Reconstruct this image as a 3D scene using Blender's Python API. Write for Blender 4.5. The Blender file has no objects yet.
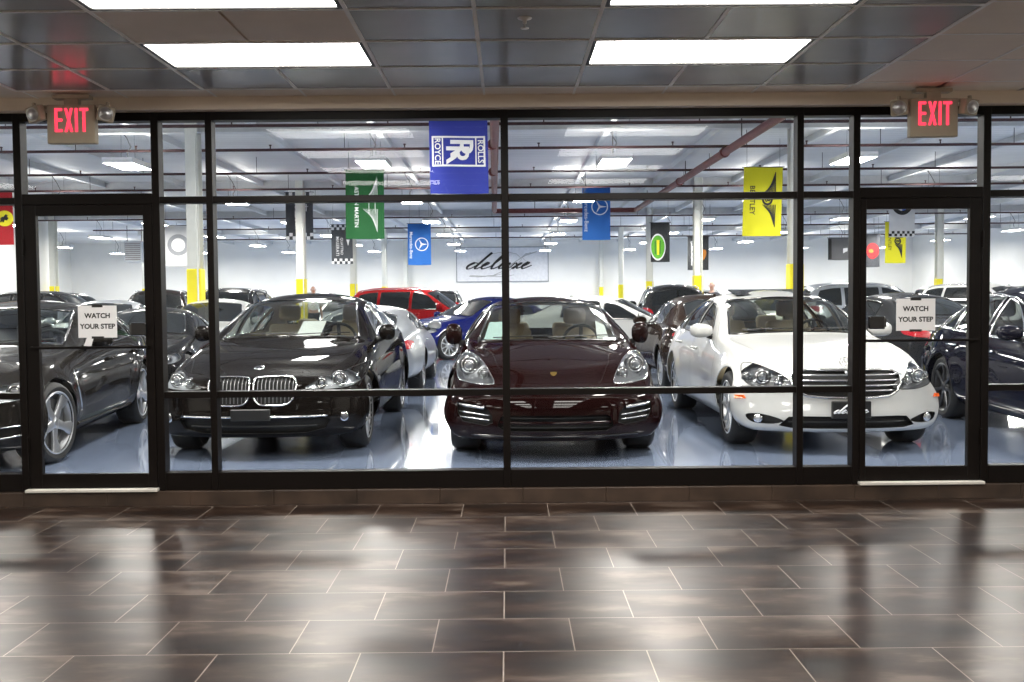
import bpy, bmesh, math, random
from mathutils import Vector, Matrix
from mathutils.bvhtree import BVHTree
PI = math.pi
R = math.radians
C = bpy.context.scene.collection
SC = bpy.context.scene
random.seed(7)

# ------------------------------------------------------------------ helpers
def link(name, me, parent=None, mats=()):
    o = bpy.data.objects.new(name, me)
    C.objects.link(o)
    if parent is not None: o.parent = parent
    if me is not None:
        for m in mats: me.materials.append(m)
    return o

SPLIT = {'hanger_rod', 'coupling', 'sprinkler_nozzle', 'cord', 'hanging_wire', 'tape', 'wiper', 'grille_bar', 'hinge', 'eye', 'panel_gap', 'running_lamp'}
def islands(bm):
    seen = set(); out = []
    for f in bm.faces:
        if f in seen: continue
        st = [f]; seen.add(f); isl = []
        while st:
            g = st.pop(); isl.append(g)
            for v in g.verts:
                for h in v.link_faces:
                    if h not in seen: seen.add(h); st.append(h)
        out.append(isl)
    return out
def obj(name, bm, mat, parent=None, smooth=False, recalc=True):
    if name in SPLIT and parent is not None:
        isl = islands(bm)
        if len(isl) > 1:
            first = None
            for fs in isl:
                nb = bmesh.new(); mp = {}
                for f in fs:
                    for v in f.verts:
                        if v not in mp: mp[v] = nb.verts.new(v.co)
                    try: nb.faces.new([mp[v] for v in f.verts])
                    except ValueError: pass
                o = obj1(name, nb, mat, parent, smooth, recalc); first = first or o
            bm.free(); return first
    return obj1(name, bm, mat, parent, smooth, recalc)
def obj1(name, bm, mat, parent=None, smooth=False, recalc=True):
    me = bpy.data.meshes.new(name)
    if recalc: bmesh.ops.recalc_face_normals(bm, faces=bm.faces)
    if smooth:
        for f in bm.faces: f.smooth = True
        if smooth == 'auto':
            for e in bm.edges:
                if len(e.link_faces) == 2 and e.calc_face_angle(0) > R(35): e.smooth = False
    bm.to_mesh(me); bm.free()
    mats = mat if isinstance(mat, (list, tuple)) else [mat]
    return link(name, me, parent, mats)

def empty(name, loc=(0, 0, 0), rz=0, parent=None):
    o = bpy.data.objects.new(name, None); C.objects.link(o)
    o.location = loc; o.rotation_euler = (0, 0, rz); o.empty_display_size = .1
    if parent: o.parent = parent
    return o

def tag(o, label=None, cat=None, group=None, kind=None):
    if label: o['label'] = label
    if cat: o['category'] = cat
    if group: o['group'] = group
    if kind: o['kind'] = kind
    return o

def kids(o): return [c for c in bpy.data.objects if c.parent is o]

def dup(root, loc=None, rz=None, label=None, group=None):
    def rec(o, p):
        c = o.copy(); C.objects.link(c); c.parent = p
        for ch in list(o.children): rec(ch, c)
        return c
    r = rec(root, None)
    if loc is not None: r.location = loc
    if rz is not None: r.rotation_euler = (0, 0, rz)
    if label: r['label'] = label
    if group: r['group'] = group
    return r

def box(bm, x0, x1, y0, y1, z0, z1, bev=0, seg=2):
    vs = [bm.verts.new((x, y, z)) for x in (x0, x1) for y in (y0, y1) for z in (z0, z1)]
    F = [(0, 1, 3, 2), (4, 6, 7, 5), (0, 4, 5, 1), (2, 3, 7, 6), (0, 2, 6, 4), (1, 5, 7, 3)]
    fs = [bm.faces.new([vs[i] for i in f]) for f in F]
    if bev:
        es = list({e for f in fs for e in f.edges})
        bmesh.ops.bevel(bm, geom=es, offset=bev, segments=seg, affect='EDGES', profile=.5)
    return vs

def tube(bm, pts, r, seg=8, closed=False, cap=True, up=None):
    """sweep a circle of radius r (number or list) along pts"""
    pts = [Vector(p) for p in pts]; n = len(pts); rings = []
    prev = None
    for i, p in enumerate(pts):
        if closed: t = pts[(i + 1) % n] - pts[i - 1]
        else: t = pts[min(i + 1, n - 1)] - pts[max(i - 1, 0)]
        if t.length < 1e-9: t = Vector((0, 1, 0))
        t.normalize()
        if prev is None:
            a = Vector((0, 0, 1)) if abs(t.z) < .9 else Vector((1, 0, 0))
            u = t.cross(a).normalized()
        else:
            u = prev - t * prev.dot(t)
            u = u.normalized() if u.length > 1e-6 else t.orthogonal().normalized()
        prev = u; v = t.cross(u)
        rr = r[i] if isinstance(r, (list, tuple)) else r
        rings.append([bm.verts.new(p + (u * math.cos(2 * PI * k / seg) + v * math.sin(2 * PI * k / seg)) * rr) for k in range(seg)])
    for i in range(n if closed else n - 1):
        A, B = rings[i], rings[(i + 1) % n]
        for k in range(seg):
            try: bm.faces.new((A[k], A[(k + 1) % seg], B[(k + 1) % seg], B[k]))
            except ValueError: pass
    if cap and not closed:
        bm.faces.new(rings[0][::-1]); bm.faces.new(rings[-1])

def lathe(bm, prof, seg=24, M=None, close=False):
    """prof: list of (radius, height) revolved about local z; M: placement"""
    rings = []
    for r, h in prof:
        if r < 1e-6: rings.append([bm.verts.new((0, 0, h))])
        else: rings.append([bm.verts.new((r * math.cos(2 * PI * k / seg), r * math.sin(2 * PI * k / seg), h)) for k in range(seg)])
    if close: rings.append(rings[0])
    for A, B in zip(rings, rings[1:]):
        for k in range(seg):
            a = [A[k % len(A)], A[(k + 1) % len(A)], B[(k + 1) % len(B)], B[k % len(B)]]
            a = [v for i, v in enumerate(a) if v not in a[:i]]
            if len(a) > 2:
                try: bm.faces.new(a)
                except ValueError: pass
    if M is not None:
        vs = list({v for r_ in rings for v in r_})
        bmesh.ops.transform(bm, matrix=M, verts=vs)

def panel(bm, x0, x1, y0, y1, z, up=False):
    v = [bm.verts.new(p) for p in ((x0, y0, z), (x1, y0, z), (x1, y1, z), (x0, y1, z))]
    bm.faces.new(v if up else v[::-1])

def prism(bm, poly, y0, y1, axis='y'):
    """extrude a 2D outline; axis y: (x,z)  x: (y,z)  z: (x,y)"""
    def P(a, b, c): return {'y': (a, c, b), 'x': (c, a, b), 'z': (a, b, c)}[axis]
    A = [bm.verts.new(P(a, b, y0)) for a, b in poly]; B = [bm.verts.new(P(a, b, y1)) for a, b in poly]
    n = len(poly)
    bm.faces.new(A); bm.faces.new(B[::-1])
    for i in range(n): bm.faces.new((A[i], B[i], B[(i + 1) % n], A[(i + 1) % n]))

def arc(cx, cy, r, a0, a1, n, ry=None):
    ry = ry or r
    return [(cx + r * math.cos(R(a0 + (a1 - a0) * i / n)), cy + ry * math.sin(R(a0 + (a1 - a0) * i / n))) for i in range(n + 1)]

def smooth_poly(pts, k=4):
    """closed Catmull-Rom through pts"""
    n = len(pts); out = []
    for i in range(n):
        p0, p1, p2, p3 = (Vector(pts[(i + d) % n]) for d in (-1, 0, 1, 2))
        for j in range(k):
            t = j / k
            out.append(tuple(.5 * ((2 * p1) + (p2 - p0) * t + (2 * p0 - 5 * p1 + 4 * p2 - p3) * t * t + (3 * p1 - p0 - 3 * p2 + p3) * t ** 3)))
    return out

def pchip(keys):
    xs = [k[0] for k in keys]; ys = [k[1] for k in keys]; n = len(xs)
    d = [(ys[i + 1] - ys[i]) / (xs[i + 1] - xs[i]) for i in range(n - 1)]
    m = [d[0]] + [0 if d[i - 1] * d[i] <= 0 else 2 * d[i - 1] * d[i] / (d[i - 1] + d[i]) for i in range(1, n - 1)] + [d[-1]]
    def f(x):
        if x <= xs[0]: return ys[0]
        if x >= xs[-1]: return ys[-1]
        i = 0
        while x > xs[i + 1]: i += 1
        h = xs[i + 1] - xs[i]; t = (x - xs[i]) / h
        return (ys[i] * (2 * t ** 3 - 3 * t * t + 1) + h * m[i] * (t ** 3 - 2 * t * t + t) + ys[i + 1] * (-2 * t ** 3 + 3 * t * t) + h * m[i + 1] * (t ** 3 - t * t))
    return f

def text_bm(s, size=1, depth=.002, bold=0, align='CENTER'):
    cu = bpy.data.curves.new('t', 'FONT'); cu.body = s; cu.size = size; cu.extrude = depth; cu.offset = bold
    cu.align_x = align; cu.align_y = 'CENTER'; cu.resolution_u = 3
    o = bpy.data.objects.new('t', cu); C.objects.link(o)
    dg = bpy.context.evaluated_depsgraph_get(); dg.update()
    me = bpy.data.meshes.new_from_object(o.evaluated_get(dg))
    bm = bmesh.new(); bm.from_mesh(me)
    bpy.data.objects.remove(o); bpy.data.curves.remove(cu); bpy.data.meshes.remove(me)
    return bm

def merge(bm, other, M=None):
    me = bpy.data.meshes.new('tmp'); other.to_mesh(me); other.free()
    if M is not None: me.transform(M)
    bm.from_mesh(me); bpy.data.meshes.remove(me)

# ------------------------------------------------------------------ materials
def newmat(name):
    m = bpy.data.materials.new(name); m.use_nodes = True
    nt = m.node_tree
    for n in list(nt.nodes): nt.nodes.remove(n)
    out = nt.nodes.new('ShaderNodeOutputMaterial')
    return m, nt, out

def sset(n, k, v):
    if k in n.inputs: n.inputs[k].default_value = v

def pm(name, col, rough=.5, metal=0, coat=0, var=.06, scale=6, bump=0, bscale=40, spec=None, emit=None, es=0):
    m, nt, out = newmat(name)
    b = nt.nodes.new('ShaderNodeBsdfPrincipled'); nt.links.new(b.outputs[0], out.inputs[0])
    sset(b, 'Roughness', rough); sset(b, 'Metallic', metal); sset(b, 'Coat Weight', coat); sset(b, 'Coat Roughness', .03)
    if spec is not None: sset(b, 'Specular IOR Level', spec)
    tc = nt.nodes.new('ShaderNodeTexCoord')
    nz = nt.nodes.new('ShaderNodeTexNoise'); nz.inputs['Scale'].default_value = scale; nz.inputs['Detail'].default_value = 3
    nt.links.new(tc.outputs['Object'], nz.inputs['Vector'])
    rp = nt.nodes.new('ShaderNodeValToRGB')
    c0 = [c * (1 - var) for c in col]; c1 = [min(1, c * (1 + var)) for c in col]
    rp.color_ramp.elements[0].position = .3; rp.color_ramp.elements[1].position = .7
    rp.color_ramp.elements[0].color = (*c0, 1); rp.color_ramp.elements[1].color = (*c1, 1)
    nt.links.new(nz.outputs['Fac'], rp.inputs[0]); nt.links.new(rp.outputs[0], b.inputs['Base Color'])
    if bump:
        n2 = nt.nodes.new('ShaderNodeTexNoise'); n2.inputs['Scale'].default_value = bscale
        nt.links.new(tc.outputs['Object'], n2.inputs['Vector'])
        bp = nt.nodes.new('ShaderNodeBump'); bp.inputs['Strength'].default_value = bump; bp.inputs['Distance'].default_value = .01
        nt.links.new(n2.outputs['Fac'], bp.inputs['Height']); nt.links.new(bp.outputs[0], b.inputs['Normal'])
    if emit:
        sset(b, 'Emission Color', (*emit, 1)); sset(b, 'Emission Strength', es)
    return m

def glassmat(name, tint=(1, 1, 1), rough=0, boost=1.0, base=0.0):
    m, nt, out = newmat(name)
    tr = nt.nodes.new('ShaderNodeBsdfTransparent'); tr.inputs[0].default_value = (*tint, 1)
    gl = nt.nodes.new('ShaderNodeBsdfGlossy'); gl.inputs['Roughness'].default_value = rough
    gl.inputs[0].default_value = (.95, .97, 1, 1)
    lw = nt.nodes.new('ShaderNodeLayerWeight'); lw.inputs[0].default_value = .5
    pw = nt.nodes.new('ShaderNodeMath'); pw.operation = 'POWER'; pw.inputs[1].default_value = 5      # Schlick reflectance, alike from both faces of the sheet
    nt.links.new(lw.outputs['Facing'], pw.inputs[0])
    mu = nt.nodes.new('ShaderNodeMath'); mu.operation = 'MULTIPLY_ADD'; mu.inputs[1].default_value = .9; mu.inputs[2].default_value = .04 * boost + base; mu.use_clamp = True
    nt.links.new(pw.outputs[0], mu.inputs[0])
    mx = nt.nodes.new('ShaderNodeMixShader')
    nt.links.new(mu.outputs[0], mx.inputs[0]); nt.links.new(tr.outputs[0], mx.inputs[1]); nt.links.new(gl.outputs[0], mx.inputs[2])
    nt.links.new(mx.outputs[0], out.inputs[0])
    return m

def emitmat(name, col, s, stripes=False):
    m, nt, out = newmat(name)
    e = nt.nodes.new('ShaderNodeEmission'); e.inputs[1].default_value = s
    nz = nt.nodes.new('ShaderNodeTexNoise'); nz.inputs['Scale'].default_value = 3
    tc = nt.nodes.new('ShaderNodeTexCoord'); nt.links.new(tc.outputs['Object'], nz.inputs['Vector'])
    rp = nt.nodes.new('ShaderNodeValToRGB'); rp.color_ramp.elements[0].color = (*[c * .96 for c in col], 1); rp.color_ramp.elements[1].color = (*col, 1)
    nt.links.new(nz.outputs['Fac'], rp.inputs[0]); nt.links.new(rp.outputs[0], e.inputs[0]); nt.links.new(e.outputs[0], out.inputs[0])
    m.cycles.emission_sampling = 'FRONT'
    return m

def floor_tile_mat():
    m, nt, out = newmat('brown_metallic_tile')
    N = nt.nodes.new; L = nt.links.new
    tc = N('ShaderNodeTexCoord')
    mp = N('ShaderNodeMapping'); mp.inputs['Location'].default_value = TILE_OFF
    L(tc.outputs['Object'], mp.inputs['Vector'])
    def brick(c1, c2, mo, ms):
        b = N('ShaderNodeTexBrick'); b.offset = .5; b.squash = 1
        b.inputs['Color1'].default_value = (*c1, 1); b.inputs['Color2'].default_value = (*c2, 1); b.inputs['Mortar'].default_value = (*mo, 1)
        b.inputs['Scale'].default_value = 1; b.inputs['Mortar Size'].default_value = ms; b.inputs['Mortar Smooth'].default_value = .1
        b.inputs['Bias'].default_value = 0; b.inputs['Brick Width'].default_value = .607; b.inputs['Row Height'].default_value = .447
        L(mp.outputs[0], b.inputs['Vector']); return b
    rnd = brick((0, 0, 0), (1, 1, 1), (.5, .5, .5), 0)
    br = brick((0, 0, 0), (0, 0, 0), (1, 1, 1), .0028)
    add = N('ShaderNodeVectorMath'); add.operation = 'MULTIPLY_ADD'; add.inputs[1].default_value = (7, 3, 11)
    L(rnd.outputs['Color'], add.inputs[0]); L(tc.outputs['Object'], add.inputs[2])
    sc = N('ShaderNodeMapping'); sc.inputs['Scale'].default_value = (1.2, 3, 1); L(add.outputs[0], sc.inputs['Vector'])
    n1 = N('ShaderNodeTexNoise'); n1.inputs['Scale'].default_value = 1.7; n1.inputs['Detail'].default_value = 5; n1.inputs['Roughness'].default_value = .55
    n1.inputs['Distortion'].default_value = .0; L(sc.outputs[0], n1.inputs['Vector'])
    rp = N('ShaderNodeValToRGB'); e = rp.color_ramp.elements
    e[0].position = .34; e[0].color = (.004, .0015, .0008, 1); e[1].position = .68; e[1].color = (.085, .062, .048, 1)
    k = e.new(.48); k.color = (.014, .006, .003, 1); k = e.new(.57); k.color = (.030, .017, .011, 1)
    L(n1.outputs['Fac'], rp.inputs[0])
    mx = N('ShaderNodeMix'); mx.data_type = 'RGBA'
    L(br.outputs['Color'], mx.inputs['Factor']); L(rp.outputs[0], mx.inputs[6]); mx.inputs[7].default_value = (.22, .18, .15, 1)
    b = N('ShaderNodeBsdfPrincipled'); L(mx.outputs[2], b.inputs['Base Color'])
    n2 = N('ShaderNodeTexNoise'); n2.inputs['Scale'].default_value = 1.2; n2.inputs['Detail'].default_value = 2; L(sc.outputs[0], n2.inputs['Vector'])
    r2 = N('ShaderNodeMapRange'); r2.inputs[1].default_value = .3; r2.inputs[2].default_value = .7; r2.inputs[3].default_value = TILE_R[0]; r2.inputs[4].default_value = TILE_R[1]
    L(n2.outputs['Fac'], r2.inputs[0]); L(r2.outputs[0], b.inputs['Roughness'])
    sset(b, 'Metallic', .2); sset(b, 'Specular Tint', (1, .93, .88, 1)); sset(b, 'Specular IOR Level', TILE_SPEC)
    inv = N('ShaderNodeMath'); inv.operation = 'MULTIPLY_ADD'; inv.inputs[1].default_value = -1; inv.inputs[2].default_value = 1; L(br.outputs['Color'], inv.inputs[0])
    ad = N('ShaderNodeMath'); ad.operation = 'MULTIPLY_ADD'; ad.inputs[1].default_value = .0; L(n1.outputs['Fac'], ad.inputs[0]); L(inv.outputs[0], ad.inputs[2])
    bp = N('ShaderNodeBump'); bp.inputs['Strength'].default_value = .25; bp.inputs['Distance'].default_value = .004
    L(ad.outputs[0], bp.inputs['Height']); L(bp.outputs[0], b.inputs['Normal'])
    L(b.outputs[0], out.inputs[0])
    return m

def deck_mat(name, col):
    """ribbed metal roof deck: fine ribs running across the room"""
    m, nt, out = newmat(name); N = nt.nodes.new; L = nt.links.new
    tc = N('ShaderNodeTexCoord'); w = N('ShaderNodeTexWave'); w.wave_type = 'BANDS'; w.bands_direction = 'Y'; w.inputs['Scale'].default_value = 1.05
    L(tc.outputs['Object'], w.inputs['Vector'])
    n1 = N('ShaderNodeTexNoise'); n1.inputs['Scale'].default_value = .35; n1.inputs['Detail'].default_value = 4; L(tc.outputs['Object'], n1.inputs['Vector'])
    rp = N('ShaderNodeValToRGB'); e = rp.color_ramp.elements; e[0].position = .35; e[1].position = .65
    e[0].color = (*[c * .86 for c in col], 1); e[1].color = (*[min(1, c * 1.1) for c in col], 1); L(n1.outputs['Fac'], rp.inputs[0])
    b = N('ShaderNodeBsdfPrincipled'); b.inputs['Roughness'].default_value = .5; L(rp.outputs[0], b.inputs['Base Color'])
    bp = N('ShaderNodeBump'); bp.inputs['Strength'].default_value = .35; bp.inputs['Distance'].default_value = .03
    L(w.outputs['Fac'], bp.inputs['Height']); L(bp.outputs[0], b.inputs['Normal']); L(b.outputs[0], out.inputs[0])
    return m

TILE_OFF = (.03 + .607 * 10, -4.29 + .447 * 20, 0); TILE_R = (.285, .35); TILE_SPEC = .31
LOBBY_L = 20.0; SHOW_L = 90.0; UP_L = 17.0; EXPOSURE = 0.35

M = {}
M['tile'] = floor_tile_mat()
M['curb'] = pm('curb_tile', (.040, .025, .017), .42, var=.5, scale=4)
M['grout'] = pm('grout', (.26, .22, .18), .8)
M['epoxy'] = pm('blue_grey_epoxy', (.19, .235, .335), .13, var=.10, scale=.7, coat=.6)
M['beige'] = pm('beige_ceiling', (.80, .69, .57), .8, var=.04, scale=3)
M['beige_wall'] = pm('beige_wall', (.86, .82, .76), .8, var=.04, scale=2)
M['dark_tile'] = pm('dark_laminate', (.33, .32, .31), .22, var=.08, scale=2, spec=.6)
M['grid'] = pm('ceiling_grid', (.86, .82, .76), .5)
M['frame'] = pm('bronze_aluminium', (.0045, .003, .0024), .42, metal=.0, var=.1, spec=.16)
M['glass'] = glassmat('pane_glass', (.97, .98, .975), 0, boost=.33)
M['wall'] = pm('white_paint_wall', (.89, .88, .84), .75, var=.02, scale=1)
M['deck'] = deck_mat('grey_roof_deck', (.73, .735, .73))
M['beam'] = pm('white_steel', (.66, .68, .69), .5, var=.04)
M['girder'] = pm('grey_steel', (.60, .61, .62), .5, var=.05)
M['column'] = pm('cream_column', (.74, .74, .68), .45, var=.03)
M['yellow'] = pm('safety_yellow', (.86, .74, .01), .4, var=.04)
M['pipe_red'] = pm('red_pipe', (.15, .035, .03), .5, var=.15, scale=10)
M['pipe_dark'] = pm('dark_pipe', (.05, .017, .018), .55, var=.2, scale=10)
M['cable'] = pm('black_cable', (.03, .03, .03), .6)
M['white_metal'] = pm('white_enamel', (.8, .8, .8), .4)
M['added_glow'] = emitmat('added_uplight_emission', (1, .975, .92), UP_L)  # upward glow added to brighten the roof deck
M['lamp'] = emitmat('showroom_lamp', (1, .975, .92), SHOW_L)
M['lobby_lamp'] = emitmat('lobby_lamp', (1, .96, .90), LOBBY_L)
M['black'] = pm('black_plastic', (.012, .012, .012), .45)
M['gloss_black'] = pm('gloss_black', (.01, .01, .011), .12, coat=.5)
M['rubber'] = pm('tyre_rubber', (.014, .014, .014), .7, bump=.2, bscale=60)
M['alloy'] = pm('alloy_rim', (.62, .63, .65), .28, metal=.85)
M['alloy_dark'] = pm('dark_alloy_rim', (.10, .10, .105), .3, metal=.85)
M['disc'] = pm('brake_disc', (.16, .16, .16), .45, metal=.7)
M['chrome'] = pm('chrome', (.80, .81, .82), .12, metal=1, var=.02)
M['dull_chrome'] = pm('dull_chrome', (.5, .5, .51), .25, metal=1, var=.02)
M['under'] = pm('underbody', (.01, .01, .01), .8)
M['lining'] = pm('dark_lining', (.03, .027, .025), .85)
M['tan'] = pm('tan_leather', (.42, .33, .22), .55, bump=.1)
M['dark_leather'] = pm('black_leather', (.035, .03, .03), .5, bump=.1)
M['carglass'] = glassmat('car_glass', (.66, .70, .67), 0, boost=1.0, base=.01)
M['tint'] = pm('tinted_window', (.012, .014, .015), .05, spec=.6)
M['lens'] = glassmat('clear_lens', (.93, .95, .96), .0, boost=1.2)
M['bowl'] = pm('lamp_reflector', (.55, .56, .58), .3, metal=.8)
M['bowl_dark'] = pm('dark_lamp_housing', (.13, .13, .14), .3, metal=.6)
M['bowl_mid'] = pm('smoked_lamp_reflector', (.27, .27, .28), .3, metal=.8)
M['projector'] = pm('projector_lens', (.34, .35, .37), .12, metal=.5)
M['tail'] = pm('red_tail_lens', (.42, .012, .02), .15, coat=.6)
M['amber'] = pm('amber_lens', (.75, .12, .02), .2)
M['paper'] = pm('white_paper', (.82, .82, .83), .8, var=.01)
M['ink'] = pm('black_ink', (.02, .02, .02), .7)
M['exit_box'] = pm('exit_sign_housing', (.42, .36, .27), .6)
M['red_glow'] = emitmat('exit_letters', (1, .045, .085), 1.5)
M['threshold'] = pm('aluminium_threshold', (.72, .69, .63), .4, metal=.3)
M['steel'] = pm('brushed_steel', (.55, .52, .47), .35, metal=.9)
M['gold'] = pm('gold', (.75, .5, .12), .25, metal=1)
M['white_cloth'] = pm('white_cloth', (.8, .8, .82), .9)
M['seam'] = pm('panel_gap', (.006, .006, .006), .8)
M['skin'] = pm('skin', (.55, .33, .25), .6)
M['shirt'] = pm('white_shirt', (.75, .76, .78), .85)
M['trousers'] = pm('dark_trousers', (.03, .035, .05), .85)
# ------------------------------------------------------------------ camera: 35 mm-class lens, eye height 1.5 m, standing in the lobby looking along +Y
F = 1024.0; HZ = 298.0; VX = 508.0
cam = bpy.data.cameras.new('camera'); cam.sensor_width = 36; cam.lens = 36; cam.clip_start = .05; cam.clip_end = 300
co = bpy.data.objects.new('camera', cam); C.objects.link(co); SC.camera = co
co.matrix_world = Matrix.Translation((0, 0, 1.5)) @ Matrix.Rotation(-R(.22), 4, 'Z') @ Matrix.Rotation(PI / 2 - math.atan(43 / F), 4, 'X') @ Matrix.Rotation(-.0085, 4, 'Z')

GY = 7.5            # plane of the glass front
CZ = 2.945           # lobby ceiling
SF = .10            # showroom floor level
SCZ = 5.16          # showroom roof deck
BY = 64.8           # showroom back wall
def struct(name, bm, mat, parent=None, smooth=False):
    o = obj(name, bm, mat, parent, smooth)
    if parent is None: o['kind'] = 'structure'
    return o

# ------------------------------------------------------------------ lobby shell
bm = bmesh.new(); box(bm, -8, 8, -5, 7.46, -.1, 0); struct('floor', bm, M['tile'])
bm = bmesh.new()
for i in range(-13, 13): box(bm, i * .61 + .1035, i * .61 + .1035 + .605, 7.462, 7.62, -.1, .104, .003, 1)
box(bm, -8, 8, 7.466, 7.62, -.1, .101)
struct('trim_1', bm, M['curb'])
bm = bmesh.new(); box(bm, -8, 8, -5, 7.62, CZ + .012, CZ + .15); ceil = struct('ceiling', bm, M['beige'])
GX = [-3.345 + .638 * i for i in range(10)]; GYs = [7.07 - .638 * j for j in range(13)]
LAMP_CELLS = {(c, r) for c in (2, 6) for r in (1, 3, 5, 7)}
bm = bmesh.new(); b2 = bmesh.new()
for i in range(9):
    for j in range(12):
        if any((i in (c, c + 1)) and j == r for c, r in LAMP_CELLS): continue
        x0, x1, y1, y0 = GX[i], GX[i + 1], GYs[j], GYs[j + 1]
        box(b2 if (j == 2 and i in (2, 3)) else bm, x0 + .008, x1 - .008, y0 + .008, y1 - .008, CZ - .002, CZ + .012)
obj('dark_tile_panels', bm, M['dark_tile'], ceil); obj('beige_tile_panel', b2, M['beige'], ceil)
bm = bmesh.new()
for i, x in enumerate(GX):
    if i in (3, 7):                                                  # the lamps are two cells wide
        for j in range(12):
            if (i - 1, j) not in LAMP_CELLS and not (j == 2 and i == 3): box(bm, x - .011, x + .011, GYs[j + 1], GYs[j], CZ - .008, CZ + .006)
    else: box(bm, x - .011, x + .011, GYs[-1], GYs[0], CZ - .008, CZ + .006)
for j, y in enumerate(GYs): box(bm, GX[0], GX[-1], y - .011, y + .011, CZ - .0075, CZ + .006)
for i in range(-6, 12):                                              # joints of the plain beige tiles
    x = GX[0] + .638 * i
    box(bm, x - .008, x + .008, 7.08, 7.40, CZ + .008, CZ + .0125)
for i in (10, 11, 12):
    box(bm, GX[0] + .638 * i - .008, GX[0] + .638 * i + .008, -1, 7.4, CZ + .008, CZ + .0125)
for j in range(8): box(bm, GX[-1], 6, GYs[j] - .008, GYs[j] + .008, CZ + .008, CZ + .0125)
obj('ceiling_grid', bm, M['grid'], ceil)
bm = bmesh.new(); box(bm, -8, 8, 7.40, 7.62, 2.868, CZ + .03); obj('bulkhead', bm, M['beige'], ceil)
for nm, x0, x1, y0, y1 in (('wall_left', -8.1, -8, -5, 7.46), ('wall_right', 8, 8.1, -5, 7.46), ('wall_back', -8.1, 8.1, -5.1, -5)):
    bm = bmesh.new(); box(bm, x0, x1, y0, y1, -.1, CZ + .15); struct(nm, bm, M['beige_wall'])

# lobby ceiling lamps (two cells wide, recessed)
proto = None
place = {0: 'in the row beside the glass front', 1: 'in the second row', 2: 'in the third row', 3: 'in the fourth row'}
for c, side in ((2, 'on the black sedan side'), (6, 'on the white sedan side')):
    for k, r in enumerate((1, 3, 5, 7)):
        x0, x1, y1, y0 = GX[c], GX[c + 2], GYs[r], GYs[r + 1]
        loc = ((x0 + x1) / 2, (y0 + y1) / 2, CZ)
        lab = 'added unseen white lamp panel ' + side + ', ' + place[k]
        if proto is None:
            w, d = (x1 - x0) / 2 - .012, (y1 - y0) / 2 - .012
            t = empty('ceiling_lamp', loc)
            bm = bmesh.new()
            for a in ((-w, w, -d, -d + .022), (-w, w, d - .022, d), (-w, -w + .022, -d, d), (w - .022, w, -d, d)): box(bm, *a, -.006, .03)
            obj('lamp_frame', bm, M['black'], t)
            bm = bmesh.new()
            panel(bm, -w + .02, w - .02, -d + .02, d - .02, .002)
            obj('diffuser', bm, M['lobby_lamp'], t, recalc=False)
            tag(t, lab, 'ceiling lamp', 'lobby ceiling lamps'); proto = t
        else: dup(proto, loc, 0, lab)
for sx, side in ((-6.5, 'beyond the dark grey sedan side'), (6.5, 'beyond the navy sedan side')):  # extra lamps outside the view, added to brighten the lobby
    for y, w_ in ((6.1, 'beside the glass front'), (4.2, 'in the second row'), (2.3, 'in the third row'), (-2, 'in the last row')):
        dup(proto, (sx, y, CZ), 0, 'added unseen white lamp panel ' + side + ' ' + w_)
# sprinkler head
t = empty('fire_sprinkler', (.10, 5.35, CZ))
bm = bmesh.new(); lathe(bm, [(0, 0), (.04, 0), (.036, -.006), (.012, -.012), (.010, -.03), (.0, -.03)], 20); obj('escutcheon', bm, M['steel'], t, True)
bm = bmesh.new(); lathe(bm, [(.004, -.03), (.004, -.05), (.022, -.053), (.022, -.056), (0, -.056)], 16); obj('deflector', bm, M['steel'], t, True)
tag(t, 'small metal sprinkler head on the dark lobby ceiling', 'sprinkler')

# ------------------------------------------------------------------ glass front
D0, D1 = GY, GY + .11
Z0, ZB, ZM0, ZM1, ZT0, ZT1, ZH0, ZH1 = .104, .235, .785, .832, 2.212, 2.26, 2.808, 2.868
MUL = [(-6.2, -6.15), (-3.585, -3.53), (-2.585, -2.53), (-2.19, -2.142), (-.042, .013), (2.12, 2.168), (2.53, 2.58), (3.48, 3.535), (6.2, 6.25)]
DOORS = {1: 1, 6: 2}      # bay -> door number
t = empty('window_1', (0, GY, Z0)); t['kind'] = 'structure'
def part(name, bm, mat, parent, sm=False):
    bmesh.ops.translate(bm, verts=bm.verts, vec=-Vector(parent.location)); return obj(name, bm, mat, parent, sm)
for x0, x1 in MUL:
    bm = bmesh.new(); box(bm, x0, x1, D0, D1, Z0, ZH1, .003, 1); part('mullion', bm, M['frame'], t)
bm = bmesh.new(); box(bm, -6.2, 6.25, D0 + .002, D1 - .002, ZH0, ZH1, .003, 1); part('head_rail', bm, M['frame'], t)
doors = {}
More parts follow.
